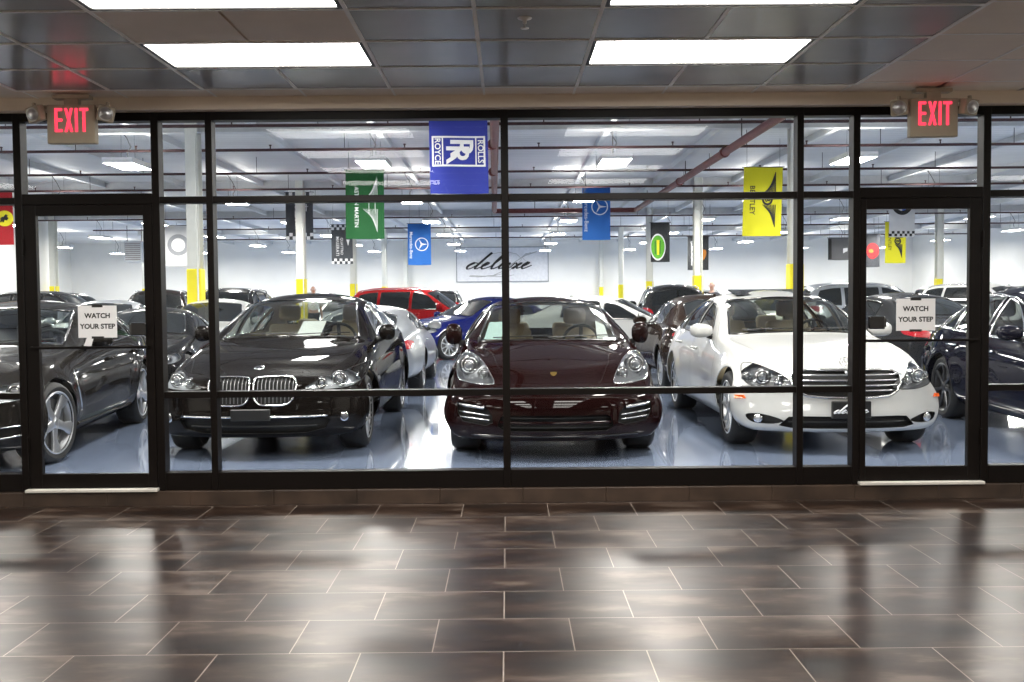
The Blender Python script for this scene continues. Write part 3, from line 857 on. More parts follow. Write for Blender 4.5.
def mirrors(c, y, z, x, mat, size=(.13, .085, .075), arm=None):
    for s in (-1, 1):
        bm = bmesh.new()
        bmesh.ops.create_icosphere(bm, subdivisions=3, radius=1)
        for v in bm.verts:
            a = v.co; k = 1.0
            px, py, pz = a.x, a.y, a.z
            # flat rear face, tapered towards the body
            py = min(py, .55); pz *= (1 - .18 * (-px * s + .0) * (1 if -px * s > 0 else 0))
            def se(t): return math.copysign(abs(t) ** .75, t)
            v.co = (se(px) * size[0], se(py) * size[1], se(pz) * size[2])
        b = obj('side_mirror', bm, mat, c.root, True); b.location = (s * x, y, z)
        bm = bmesh.new(); tube(bm, [(-s * size[0] * .6, .02, -size[2] * .7), (-s * (size[0] + .08), .05, -size[2] * 1.15)], [.03, .035], 10); obj('mirror_arm', bm, M['black'], b, True)
        bm = bmesh.new(); lathe(bm, [(0, 0), (.9, 0), (.9, .02)], 20, Matrix.Translation((0, size[1] * .62, 0)) @ Matrix.Diagonal((size[0] * .95, 1, size[2] * .95, 1)) @ Matrix.Rotation(-PI / 2, 4, 'X')); obj('mirror_glass', bm, M['gloss_black'], b)

def headlamp(c, poly, lenses, bowl=None, depth=.07, sm=3, rimmat=None, how='y', frame=True, ymax=.55):
    bowl = bowl or M['bowl']
    fs = [f for f in c.bm.faces if .4 < f.calc_center_median().z < 1 and abs(f.calc_center_median().y - ymax) < .12]
    geom = fs + list({e for f in fs for e in f.edges}) + list({v for f in fs for v in f.verts})
    bmesh.ops.bisect_plane(c.bm, geom=geom, dist=1e-5, plane_co=(0, ymax, 0), plane_no=(0, 1, 0))
    for s in (-1, 1):
        pl = [(s * x, z) for x, z in (smooth_poly(poly, sm) if sm else poly)]
        pid = c.newid()
        fs = c.cut(pl, 'y', pid, lambda f: f.normal.y < .15 and f.calc_center_median().y < ymax)
        if not fs: continue
        h = c.part_from(fs, 'headlamp', M['lens'], off=.002)
        c.recess(fs, 'lamp_bowl', bowl, (-.05 * s, depth, 0), h)
        for lx, lz, lr in lenses:
            p = c.front(s * lx, lz) + Vector((0, .035, 0))
            n = Vector((s * .18, -1, 0)).normalized()
            Mt = Matrix.Translation(p) @ n.to_track_quat('Z', 'Y').to_matrix().to_4x4()
            bm = bmesh.new(); lathe(bm, [(lr, -.04), (lr, .0), (lr * .93, .008), (lr * .8, .004), (lr * .74, -.02)], 28, Mt); obj('lamp_ring', bm, M['chrome'], h, True)
            bm = bmesh.new(); lathe(bm, [(lr * .74, -.02), (lr * .66, .002), (lr * .45, .014), (lr * .2, .02), (0, .021)], 24, Mt); obj('lamp_lens', bm, M['projector'], h, True)
            bm = bmesh.new(); lathe(bm, [(lr * .60, .0), (lr * .58, .014), (lr * .50, .018), (lr * .47, .006)], 24, Mt); obj('lamp_inner_ring', bm, M['chrome'], h, True)
            bm = bmesh.new(); lathe(bm, [(lr * 1.22, -.045), (lr * 1.2, -.012), (lr * 1.1, -.006), (lr * 1.06, -.03)], 28, Mt); obj('lamp_ring', bm, M['bowl_dark'], h, True)
        if frame: c.rim_tube(pl, 'y', .004, rimmat or M['seam'], 'lamp_seal', h, off=0)

_idc = [0]
def newid(self=None): _idc[0] += 1; return _idc[0]
Car.newid = newid

def arches_and_wheels(c, rim, dark=False):
    P = c.P; Rw = P['R']; Ra = P.get('Ra', Rw * 1.13); W = P['W']
    for yw, nm in ((P['yF'], 'front'), (P['yR'], 'rear')):
        cz = Rw * 1.0
        circ = arc(yw, cz, Ra, 0, 360, 44)[:-1]
        pid = c.newid()
        c.cut(circ, 'x', pid, lambda f: abs(f.calc_center_median().x) > .56)
        c.cut([(yw - Ra * .985, -.05), (yw + Ra * .985, -.05), (yw + Ra * .985, cz), (yw - Ra * .985, cz)], 'x', pid, lambda f: abs(f.calc_center_median().x) > .56 and f.calc_center_median().z < cz)
        for s in (-1, 1):
            bm = bmesh.new(); a0 = math.degrees(math.asin(max(-.9, (P['zb'][0][1] + .015 - cz) / Ra))); A = arc(yw, cz, Ra, a0, 180 - a0, 40); rows = []
            for y, z in A:
                h = c.bvh.ray_cast(Vector((s * 3, y + (y - yw) * .02, max(z + (z - cz) * .02, P['zb'][0][1] + .03))), Vector((-s, 0, 0)))[0]
                x = abs(h.x) if h else W * .9
                rows.append([bm.verts.new((s * xx, yw + (y - yw) * k, cz + (z - cz) * k)) for xx, k in ((x + .003, 1.012), (x + .005, 1.0), (x - .004, .985), (x - .05, .98), (.55, .98))])
            for a, b in zip(rows, rows[1:]):
                for i in range(2): bm.faces.new((a[i], a[i + 1], b[i + 1], b[i]))
            lip = obj('wheel_arch_lip', bm, c.paint if not dark else M['black'], c.root, True)
            bm = bmesh.new(); rows = []
            for y, z in A:
                rows.append([bm.verts.new((s * xx, yw + (y - yw) * .984, cz + (z - cz) * .984)) for xx in (W * .955 - .02, .55)])
            for a, b in zip(rows, rows[1:]): bm.faces.new((a[0], a[1], b[1], b[0]))
            bm.faces.new([r[1] for r in rows]); obj('wheel_well', bm, M['under'], c.root)
            xo = P.get('wx', W - .045)
            wd = rim.get('width', .235)
            wheel(c.root, (s * (xo - wd / 2), yw, Rw), s, Rw, rim['Rr'], wd, rim['n'], rim['sw'], rim['mat'], rim.get('steer', 0) if nm == 'front' else 0, twin=rim.get('twin', 0))

def glazing(c, panes, shield, back, trim=None, glass=None, frit=True):
    """panes: [(y0,y1,slant0,slant1)] side windows between belt and rail; shield/back: half outlines [(x,z)] from the centre base outwards and up"""
    P = c.P; glass = glass or M['carglass']; f = c.f
    mk = lambda h: h + [(-x, z) for x, z in h[::-1] if abs(x) > 1e-6]
    y0, y1 = P['cabin'][0], P['cabin'][1]; ym = (y0 + y1) / 2
    for poly, nm, how, filt in ((mk(shield), 'windshield', 'y', lambda q: q.normal.y < -.12 and q.normal.z > .15 and q.calc_center_median().y < ym and q.calc_center_median().y > y0 - .35),
                                (mk(back), 'rear_window', 'r', lambda q: q.normal.y > .08 and q.normal.z > .12 and q.calc_center_median().y > ym)):
        pid = c.newid(); fs = c.cut(poly, 'y', pid, filt)
        if fs:
            o = c.part_from(fs, nm, glass, off=.003)
            c.rim_tube(poly, how, .012, M['gloss_black'], 'window_seal', o, off=.001)
    belt = P.get('belt', .035); top = P.get('dlo_top', .05)
    for (a0, a1, s0, s1) in panes:
        n = 14; lo = []; hi = []
        for i in range(n + 1):
            y = a0 + (a1 - a0) * i / n
            zb = f['zs'](y) + belt; zt = f['zr'](y) - top
            lo.append((y, zb)); hi.append((y, max(zt, zb + .012)))
        # lean the end edges
        poly = []
        for i, (y, z) in enumerate(lo): poly.append((y + (s0 * -.0 if i == 0 else 0), z))
        for i in range(n, -1, -1):
            y, z = hi[i]; k = i / n
            poly.append((y + s0 * (1 - k) + s1 * k, z))
        for s in (-1, 1):
            pid = c.newid(); fs = c.cut(poly, 'x', pid, lambda q: q.normal.x * s > .3)
            if fs:
                o = c.part_from(fs, 'side_window', glass, off=.002)
                c.rim_tube(poly, 'x', .009, trim or M['gloss_black'], 'window_trim', o, sg=s, off=.003)
    return

def seam(c, pts, how, sg=1, r=.0035):
    P3 = []
    for i in range(len(pts) - 1):
        p, q = Vector(pts[i]), Vector(pts[i + 1]); k = max(1, int((q - p).length / .03))
        for j in range(k): P3.append(p.lerp(q, j / k))
    P3.append(Vector(pts[-1])); out = []
    for p in P3:
        h = {'y': lambda: c.front(p.x, p.y), 'r': lambda: c.rear(p.x, p.y), 'x': lambda: c.sidep(p.x, p.y, sg), 'z': lambda: c.topp(p.x, p.y)}[how]()
        out.append(h - c.nrm(h) * r * .55)
    return out

def doors_and_hood(c, hood, doors):
    """cut bonnet (top view outline) and doors (side view outline) as panels of their own, with dark gaps"""
    pid = c.newid(); hp = hood + [(-x, y) for x, y in hood[::-1] if abs(x) > 1e-6]
    fs = c.cut(hp, 'z', pid, lambda f: f.normal.z > .25 and f.calc_center_median().y < c.P['cabin'][0] + .3)
    c.pend.append((pid, 'hood')); bmS = bmesh.new()
    tube(bmS, seam(c, hp + hp[:1], 'z'), .0026, 5)
    for d in doors:
        for s in (-1, 1):
            pid = c.newid(); c.cut(d, 'x', pid, lambda f: f.normal.x * s > .25 and f.calc_center_median().x * s > .3)
            c.pend.append((pid, 'door')); tube(bmS, seam(c, d + d[:1], 'x', s), .0026, 5)
            c.doorids[(pid)] = s
    obj('panel_gap', bmS, M['seam'], c.root)

def handles(c, pts, mat):
    for s in (-1, 1):
        for (y, z) in pts:
            h = c.sidep(y, z, s); bm = bmesh.new()
            a = c.sidep(y - .1, z, s); b = c.sidep(y + .1, z, s)
            tube(bm, [a, a + Vector((s * .035, .02, 0)), b + Vector((s * .035, -.02, 0)), b], .012, 8); obj('door_handle', bm, mat, c.root, True)

def start(name, P, paint):
    c = Car(name, P, paint); c.pend = []; c.doorids = {}; return c
def done(c, lining=True):
    c.shellids = {0} | {p for p, _ in c.pend}
    for pid, nm in c.pend:
        fs = c.faces(pid)
        if fs: c.part_from(fs, nm, c.paint)
    c.finish(lining)

def grille_bars(c, lines, r, mat, parent, off=-.015, seg=6, how='y'):
    bm = bmesh.new()
    for ln in lines:
        P3 = []
        for i in range(len(ln) - 1):
            p, q = Vector(ln[i]), Vector(ln[i + 1]); k = max(1, int((q - p).length / .04))
            for j in range(k): P3.append(p.lerp(q, j / k))
        P3.append(Vector(ln[-1]))
        tube(bm, [(lambda h: h + Vector((0, -off if how == 'y' else off, 0)))(c.front(p.x, p.y) if how == 'y' else c.rear(p.x, p.y)) for p in P3], r, seg)
    return obj('grille_bar', bm, mat, parent, True)

def opening(c, poly, name, mat, depth=.06, filt=None, both=False, frame=None, fr=.008, fmat=None):
    out = []
    for s in ((-1, 1) if both else (1,)):
        pl = [(s * x, z) for x, z in poly]; pid = c.newid()
        fs = c.cut(pl, 'y', pid, filt or (lambda f: f.normal.y < .1 and f.calc_center_median().y < c.L * .4))
        if not fs: continue
        o = c.recess(fs, name, mat, (0, depth, 0))
        if frame: c.rim_tube(pl, 'y', fr, fmat or M['chrome'], frame, o, off=.003)
        out.append(o)
    return out

def mirror_half(h): return h + [(-x, z) for x, z in h[::-1] if abs(x) > 1e-6]

def disc_on(c, p, n, r, mat, name, parent=None, th=.008):
    bm = bmesh.new(); Mt = Matrix.Translation(p) @ Vector(n).to_track_quat('Z', 'Y').to_matrix().to_4x4()
    lathe(bm, [(0, th), (r * .8, th), (r, th * .4), (r, -.004)], 24, Mt); return obj(name, bm, mat, parent or c.root, True)

def taillamps(c, poly, sm=3, mat=None):
    for s in (-1, 1):
        pl = [(s * x, z) for x, z in smooth_poly(poly, sm)]; pid = c.newid()
        fs = c.cut(pl, 'y', pid, lambda f: f.normal.y > -.2 and f.calc_center_median().y > c.L * .6 )
        if fs: c.part_from(fs, 'tail_lamp', mat or M['tail'], off=.004)

def wipers(c, z, y_off=.0, mat=None):
    bm = bmesh.new()
    for x0, x1, z1 in ((-.55, .05, .015), (.0, .6, .015)):
        a = c.front(x0, z); b = c.front(x1, z + z1)
        tube(bm, [a + Vector((0, -.015, .01)), (a + b) / 2 + Vector((0, -.03, .015)), b + Vector((0, -.015, .01))], .006, 6)
    obj('wiper', bm, M['black'], c.root)
# ------------------------------------------------------------------ the five cars parked along the glass
SIDE = [(0, .86), (.08, .945), (.2, .975), (.45, 1.0), (.62, .995), (.8, .985), (1, .95)]

def car_executive(paint):
    """long black saloon with twin kidney grilles"""
    L = 5.07
    P = dict(L=L, W=.951, R=.345, yF=.88, yR=3.95, Ra=.385, flare=.012, wx=.905,
        wp=[(0, .945), (.3, .955), (.8, .955), (2.4, .951), (4.3, .945), (4.8, .91), (L, .85)],
        zb=[(0, .19), (.6, .175), (4.4, .18), (L, .25)], zs=[(0, .655), (.35, .73), (1, .845), (1.7, .925), (3, .965), (4.2, 1.0), (4.8, .99), (L, .93)],
        sf=[(0, .88), (.6, .9), (1.6, .915), (3.4, .925), (4.5, .91), (L, .87)],
        wr=[(0, .60), (.8, .66), (1.45, .735), (1.7, .735), (2.5, .60), (3, .585), (3.7, .575), (4.3, .63), (4.7, .66), (L, .64)],
        zr=[(0, .70), (.15, .735), (.8, .875), (1.4, .965), (1.7, .995), (2.05, 1.18), (2.5, 1.355), (3, 1.405), (3.6, 1.365), (4.1, 1.21), (4.5, 1.06), (4.8, 1.03), (L, .97)],
        zc=[(0, .715), (.15, .755), (.8, .905), (1.4, .985), (1.58, 1.015), (1.95, 1.19), (2.45, 1.415), (3, 1.475), (3.6, 1.44), (4.05, 1.28), (4.45, 1.09), (4.85, 1.065), (L, 1.0)],
        side=SIDE, bulge=[(0, .012), (1.5, .015), (2, .03), (3.8, .03), (4.6, .012), (L, .012)],
        bowF=(.36, 2.6, 1.3), bowR=(.28, 3, 1.0),
        nose=[(.15, .13), (.25, .04), (.38, 0), (.5, .02), (.62, .035), (.72, .07), (.8, .16)], tail=[(.2, .12), (.4, .02), (.7, 0), (.9, .03), (1.05, .08)],
        cabin=(1.5, 4.45, .9), lining=M['tan'])
    c = start('black_sedan', P, paint)
    doors_and_hood(c, [(0, .10), (.35, .13), (.62, .36), (.74, .9), (.76, 1.5), (.70, 1.62), (0, 1.50)],
        [[(1.62, .26), (2.78, .25), (2.80, 1.40), (2.3, 1.30), (1.78, 1.0), (1.62, .86)], [(2.83, .25), (3.5, .27), (3.62, .52), (3.86, .80), (3.95, 1.18), (3.5, 1.37), (2.86, 1.40)]])
    glazing(c, [(1.98, 2.76, .12, 0), (2.87, 3.62, 0, 0), (3.68, 4.02, 0, -.1)], [(0, 1.03), (.4, 1.02), (.62, 1.008), (.70, 1.01), (.655, 1.13), (.575, 1.345), (.55, 1.37), (.3, 1.392), (0, 1.40)],
        [(0, 1.11), (.4, 1.105), (.60, 1.09), (.57, 1.2), (.53, 1.33), (.3, 1.385), (0, 1.395)], trim=M['chrome'])
    arches_and_wheels(c, dict(Rr=.255, n=10, sw=(.018, .016, .024), mat=M['alloy'], twin=.026, width=.245))
    headlamp(c, [(.455, .625), (.50, .662), (.60, .71), (.74, .755), (.86, .80), (.905, .80), (.905, .74), (.885, .665), (.79, .622), (.60, .612)], [(.725, .69, .062), (.585, .668, .042)], bowl=M['bowl'])
    kid = [(.022, .70), (.06, .722), (.20, .728), (.32, .722), (.372, .70), (.382, .64), (.36, .555), (.32, .505), (.25, .485), (.10, .487), (.045, .515), (.022, .57)]
    for s in (-1, 1):
        pl = [(s * x, z) for x, z in smooth_poly(kid, 3)]; pid = c.newid()
        fs = c.cut(pl, 'y', pid, lambda f: f.normal.y < .1 and f.calc_center_median().y < 1.2)
        g = c.recess(fs, 'kidney_grille', M['under'], (0, .05, 0))
        c.rim_tube(pl, 'y', .008, M['chrome'], 'chrome_surround', g, off=.003)
        for k in range(10):
            x = .052 + k * .0335; grille_bars(c, [[(s * x, .50), (s * x, .715)]], .0038, M['bowl_mid'], g, -.012)
    opening(c, [(0, .365), (.58, .368), (.66, .345), (.62, .27), (.45, .235), (0, .235)][0:0] or mirror_half([(0, .235), (.45, .235), (.62, .27), (.66, .345), (.60, .372), (0, .37)]), 'lower_intake', M['under'], .06)
    grille_bars(c, [[(-.64, .385), (.64, .385)]], .011, M['chrome'], c.root, .004); grille_bars(c, [[(-.55, .30), (.55, .30)]], .008, M['black'], c.root, -.02)
    for s in (-1, 1):
        p = c.front(s * .775, .365); disc_on(c, p, (s * .35, -1, 0), .042, M['chrome'], 'fog_lamp'); disc_on(c, p + Vector((s * .004, -.008, 0)), (s * .35, -1, 0), .030, M['bowl_dark'], 'fog_lamp_lens')
    p = c.topp(0, .36); n = c.nrm(p)
    b = disc_on(c, p, n, .045, M['chrome'], 'emblem'); disc_on(c, p + n * .004, n, .036, pm('emblem_ring', (.02, .02, .03), .2), 'emblem_disc', b); 
    bm = bmesh.new(); box(bm, -.17, .17, .0 - .03, .0, .355, .455, .006, 1); o = obj('plate_bracket', bm, M['black'], c.root); o.location = (0, c.front(0, .40).y + .005, 0)
    mirrors(c, 1.92, 1.055, .965, paint, (.085, .07, .085))
    wipers(c, 1.035)
    handles(c, [(2.66, .83), (3.62, .86)], paint)
    taillamps(c, [(.45, .78), (.80, .80), (.83, .92), (.70, .95), (.45, .93)])
    interior(c, M['tan'], M['dark_leather'], 2.02, .985, wheel_side=1)
    done(c)
    return c

def car_fastback(paint):
    """low wide maroon fastback with rounded raised lamps and a smooth nose"""
    L = 4.97
    P = dict(L=L, W=.966, R=.352, yF=.915, yR=3.835, Ra=.392, flare=.02, wx=.925,
        wp=[(0, .955), (.3, .968), (.9, .972), (2.2, .955), (3.7, .966), (4.6, .93), (L, .86)],
        zb=[(0, .17), (.6, .16), (4.4, .17), (L, .24)], zs=[(0, .60), (.25, .68), (.6, .80), (1.0, .875), (1.7, .92), (3, .94), (3.9, .98), (4.5, .93), (L, .86)],
        sf=[(0, .88), (.6, .87), (1.2, .885), (2.2, .91), (3.4, .92), (4.5, .88), (L, .84)],
        wr=[(0, .50), (.8, .62), (1.4, .70), (1.65, .72), (2.5, .59), (3, .575), (3.7, .55), (4.4, .52), (4.8, .56), (L, .58)],
        zr=[(0, .60), (.25, .70), (.6, .825), (1.0, .885), (1.4, .925), (1.65, .955), (2.0, 1.12), (2.5, 1.30), (3, 1.345), (3.6, 1.29), (4.2, 1.11), (4.7, .95), (L, .87)],
        zc=[(0, .60), (.25, .685), (.6, .79), (1.0, .88), (1.35, .945), (1.52, .975), (1.9, 1.15), (2.45, 1.365), (2.9, 1.415), (3.5, 1.385), (4.1, 1.235), (4.6, 1.04), (4.85, .975), (L, .89)],
        side=[(0, .88), (.08, .95), (.2, .975), (.45, 1.0), (.62, .995), (.8, .98), (1, .93)], bulge=[(0, .03), (.7, .055), (1.3, .04), (2, .03), (3.8, .035), (L, .02)],
        bowF=(.42, 2.4, 1.5), bowR=(.34, 2.6, 1.2),
        nose=[(.12, .12), (.2, .03), (.3, 0), (.45, .01), (.56, .05), (.64, .14), (.74, .2)], tail=[(.2, .12), (.4, .02), (.7, 0), (.85, .04), (.95, .1)],
        cabin=(1.45, 4.6, .86), lining=M['tan'])
    c = start('maroon_fastback', P, paint)
    doors_and_hood(c, [(0, .20), (.40, .30), (.50, .6), (.55, 1.0), (.66, 1.42), (.60, 1.52), (0, 1.43)],
        [[(1.58, .25), (2.72, .24), (2.76, 1.34), (2.3, 1.24), (1.78, .98), (1.58, .84)], [(2.79, .24), (3.42, .27), (3.52, .52), (3.75, .80), (3.8, 1.1), (3.4, 1.3), (2.80, 1.34)]])
    glazing(c, [(1.92, 2.72, .12, 0), (2.83, 3.6, 0, -.06), (3.66, 4.05, -.04, -.2)], [(0, .985), (.4, .978), (.62, .965), (.70, .965), (.66, 1.07), (.575, 1.28), (.545, 1.315), (.3, 1.345), (0, 1.355)],
        [(0, 1.0), (.35, .995), (.50, .99), (.51, 1.1), (.50, 1.25), (.3, 1.32), (0, 1.33)])
    arches_and_wheels(c, dict(Rr=.26, n=10, sw=(.03, .022, .03), mat=M['alloy_dark'], width=.255))
    headlamp(c, [(.525, .655), (.565, .735), (.63, .83), (.70, .882), (.78, .90), (.835, .872), (.868, .80), (.865, .72), (.835, .672), (.70, .652), (.60, .645)], [(.755, .795, .078), (.625, .725, .046)], bowl=M['bowl_mid'], depth=.08, rimmat=M['chrome'], ymax=1.0)
    # wide lower intake with body coloured bar, and outer intakes with bright slats
    opening(c, mirror_half([(0, .262), (.44, .262), (.50, .30), (.47, .385), (.43, .40), (0, .40)]), 'lower_intake', M['under'], .08)
    grille_bars(c, [[(-.47, .335), (.47, .335)]], .016, paint, c.root, -.012); grille_bars(c, [[(-.46, .375), (.46, .375)]], .006, M['black'], c.root, -.03); grille_bars(c, [[(-.46, .295), (.46, .295)]], .006, M['black'], c.root, -.03)
    for s in (-1, 1):
        pl = [(s * x, z) for x, z in ((.535, .33), (.60, .305), (.80, .33), (.845, .40), (.85, .49), (.80, .505), (.60, .47), (.545, .40))]
        pid = c.newid(); fs = c.cut(pl, 'y', pid, lambda f: f.normal.y < .1 and f.calc_center_median().y < 1.2)
        g = c.recess(fs, 'side_intake', M['under'], (0, .06, 0))
        o = grille_bars(c, [[(s * .61, .455), (s * .83, .475)]], .015, M['dull_chrome'], g, -.004); o.name = 'running_lamp'
        grille_bars(c, [[(s * .57, .395), (s * .83, .418)]], .007, M['dull_chrome'], g, .0); grille_bars(c, [[(s * .565, .355), (s * .82, .372)]], .007, M['dull_chrome'], g, .0)
    grille_bars(c, [[(-.72, .222), (.72, .222)]], .008, M['gloss_black'], c.root, .004)
    p = c.topp(0, .42); n = c.nrm(p)
    bm = bmesh.new(); prism(bm, [(x * .028, y * .034) for x, y in ((-1, .9), (0, 1), (1, .9), (1, 0), (.6, -.7), (0, -1.1), (-.6, -.7), (-1, 0))], -.001, .004, 'z')
    bm.transform(Matrix.Translation(p) @ n.to_track_quat('Z', 'Y').to_matrix().to_4x4()); obj('crest', bm, M['gold'], c.root)
    mirrors(c, 1.90, 1.035, .955, paint, (.085, .07, .11))
    wipers(c, .995)
    handles(c, [(2.6, .80), (3.5, .83)], paint)
    taillamps(c, [(.40, .74), (.78, .74), (.82, .80), (.74, .85), (.42, .83)])
    interior(c, M['tan'], M['tan'], 1.95, .955, zs=.36, wheel_side=1)
    done(c)
    return c

def car_white(paint):
    """white luxury saloon, upright barred grille, flared front arches"""
    L = 5.08
    P = dict(L=L, W=.936, R=.345, yF=.86, yR=3.9, Ra=.388, flare=.03, wx=.905,
        wp=[(0, .92), (.3, .935), (.85, .93), (1.5, .905), (2.8, .918), (3.9, .93), (4.7, .89), (L, .82)],
        zb=[(0, .19), (.6, .175), (4.4, .18), (L, .25)], zs=[(0, .66), (.35, .74), (.9, .85), (1.6, .92), (3, .96), (4.2, .985), (4.8, .95), (L, .90)],
        sf=[(0, .86), (.6, .88), (1.5, .92), (3.4, .925), (4.5, .89), (L, .84)],
        wr=[(0, .50), (.8, .60), (1.4, .71), (1.65, .73), (2.5, .61), (3, .59), (3.7, .575), (4.3, .60), (4.7, .63), (L, .62)],
        zr=[(0, .70), (.15, .73), (.8, .875), (1.4, .955), (1.65, .985), (2.05, 1.17), (2.5, 1.335), (3, 1.395), (3.6, 1.35), (4.1, 1.2), (4.5, 1.03), (4.8, .985), (L, .93)],
        zc=[(0, .735), (.15, .765), (.8, .915), (1.4, .985), (1.58, 1.01), (1.95, 1.18), (2.45, 1.395), (3, 1.465), (3.6, 1.43), (4.05, 1.27), (4.45, 1.07), (4.85, 1.03), (L, .96)],
        side=SIDE, bulge=[(0, .025), (.8, .035), (1.5, .02), (2, .03), (3.8, .03), (L, .015)],
        bowF=(.36, 2.5, 1.3), bowR=(.3, 3, 1.0),
        nose=[(.15, .10), (.22, .02), (.30, 0), (.45, .03), (.55, .05), (.68, .075), (.78, .16)], tail=[(.2, .12), (.4, .02), (.7, 0), (.9, .05), (1.0, .1)],
        cabin=(1.5, 4.45, .9), lining=M['tan'])
    c = start('white_sedan', P, paint)
    doors_and_hood(c, [(0, .13), (.46, .20), (.58, .45), (.66, .9), (.74, 1.48), (.68, 1.6), (0, 1.48)],
        [[(1.6, .26), (2.74, .25), (2.78, 1.38), (2.3, 1.28), (1.78, .99), (1.6, .86)], [(2.81, .25), (3.45, .27), (3.57, .52), (3.82, .80), (3.92, 1.15), (3.5, 1.34), (2.83, 1.38)]])
    glazing(c, [(1.96, 2.74, .12, 0), (2.85, 3.58, 0, 0), (3.64, 3.98, 0, -.12)], [(0, 1.03), (.4, 1.02), (.62, 1.005), (.695, 1.005), (.65, 1.12), (.575, 1.325), (.545, 1.35), (.3, 1.372), (0, 1.38)],
        [(0, 1.09), (.4, 1.085), (.57, 1.07), (.55, 1.2), (.52, 1.32), (.3, 1.375), (0, 1.385)], trim=M['black'])
    arches_and_wheels(c, dict(Rr=.25, n=5, sw=(.03, .02, .03), mat=M['alloy'], twin=.06, width=.245))
    headlamp(c, [(.455, .575), (.50, .645), (.56, .70), (.66, .755), (.74, .782), (.805, .775), (.835, .70), (.832, .62), (.76, .585), (.62, .565)], [(.70, .675, .062), (.81, .66, .04), (.575, .635, .036)], bowl=M['bowl_mid'], depth=.07)
    gr = [(.0, .735), (.30, .735), (.44, .722), (.487, .69), (.478, .62), (.44, .555), (.36, .515), (.2, .502), (0, .50)]
    pl = mirror_half(gr); pid = c.newid()
    fs = c.cut(pl, 'y', pid, lambda f: f.normal.y < .1 and f.calc_center_median().y < 1.2)
    g = c.recess(fs, 'radiator_grille', M['under'], (0, .05, 0)); c.rim_tube(pl, 'y', .012, M['chrome'], 'chrome_surround', g, off=.004)
    for z, w in ((.695, .465), (.65, .47), (.605, .455), (.56, .42)): grille_bars(c, [[(-w, z), (w, z)]], .0095, M['dull_chrome'], g, -.008)
    opening(c, mirror_half([(0, .232), (.50, .235), (.60, .255), (.52, .335), (.42, .342), (0, .342)]), 'lower_intake', M['under'], .06)
    grille_bars(c, [[(-.52, .29), (.52, .29)]], .006, M['black'], c.root, -.02)
    for s in (-1, 1):
        pl = [(s * x, z) for x, z in smooth_poly([(.56, .30), (.64, .268), (.78, .268), (.84, .30), (.845, .345), (.72, .35)], 3)]
        pid = c.newid(); fs = c.cut(pl, 'y', pid, lambda f: f.normal.y < .3 and f.calc_center_median().y < 1.2)
        g = c.recess(fs, 'fog_lamp_pocket', M['black'], (0, .05, 0))
        p = c.front(s * .755, .308) + Vector((0, .012, 0)); disc_on(c, p, (s * .3, -1, 0), .042, M['chrome'], 'fog_lamp', g); disc_on(c, p + Vector((s * .003, -.008, 0)), (s * .3, -1, 0), .030, M['bowl'], 'fog_lamp_lens', g)
        pl = [(.31, .48), (.39, .475), (.41, .503), (.33, .51)]
        bm = bmesh.new(); V = [bm.verts.new(c.sidep(y, z, s) + Vector((s * .003, 0, 0))) for y, z in pl]; bm.faces.new(V); 
        r = bmesh.ops.extrude_face_region(bm, geom=list(bm.faces)); bmesh.ops.translate(bm, verts=[v for v in r['geom'] if isinstance(v, bmesh.types.BMVert)], vec=(s * .014, -.006, 0)); obj('side_marker', bm, M['amber'], c.root)
    # plate with pale script
    yp = c.front(0, .35).y
    bm = bmesh.new(); box(bm, -.17, .17, yp - .03, yp + .01, .325, .478, .006, 1); pt = obj('front_plate', bm, M['black'], c.root)
    bm = bmesh.new(); script(bm, .30, Matrix.Translation((0, yp - .033, .40)) @ Matrix.Rotation(PI / 2, 4, 'X'), .006); obj('plate_script', bm, M['paper'], pt)
    # star standing on the bonnet edge
    p = c.topp(0, .20); bm = bmesh.new()
    tube(bm, [(.038 * math.cos(a * PI / 12), 0, .062 + .038 * math.sin(a * PI / 12)) for a in range(24)], .0042, 6, True)
    for a in (90, 210, 330): tube(bm, [(0, 0, .062), (.038 * math.cos(R(a)), 0, .062 + .038 * math.sin(R(a)))], [.006, .0025], 6)
    tube(bm, [(0, 0, -.004), (0, 0, .026)], [.012, .005], 10); o = obj('star_ornament', bm, M['chrome'], c.root, True); o.location = p
    p = c.front(0, .765) ; disc_on(c, c.topp(0, .12), c.nrm(c.topp(0, .12)), .022, M['chrome'], 'badge')
    mirrors(c, 1.92, 1.04, .945, paint, (.12, .08, .075))
    wipers(c, 1.04)
    handles(c, [(2.62, .83), (3.56, .86)], paint)
    taillamps(c, [(.42, .76), (.78, .78), (.81, .90), (.68, .93), (.45, .90)])
    # raised sunroof panel
    bm = bmesh.new(); P3 = [(x, y) for x in (-.42, .42) for y in (2.62, 3.05)]
    V = [bm.verts.new(c.topp(x, y) + Vector((0, 0, .012 + (y - 2.62) * .06))) for x, y in ((-.42, 2.6), (.42, 2.6), (.42, 3.05), (-.42, 3.05))]; f = bm.faces.new(V)
    r = bmesh.ops.extrude_face_region(bm, geom=[f]); bmesh.ops.translate(bm, verts=[v for v in r['geom'] if isinstance(v, bmesh.types.BMVert)], vec=(0, 0, .012)); obj('sunroof_panel', bm, M['tint'], c.root)
    interior(c, M['tan'], M['dark_leather'], 2.02, .985, wheel_side=1)
    done(c)
    return c

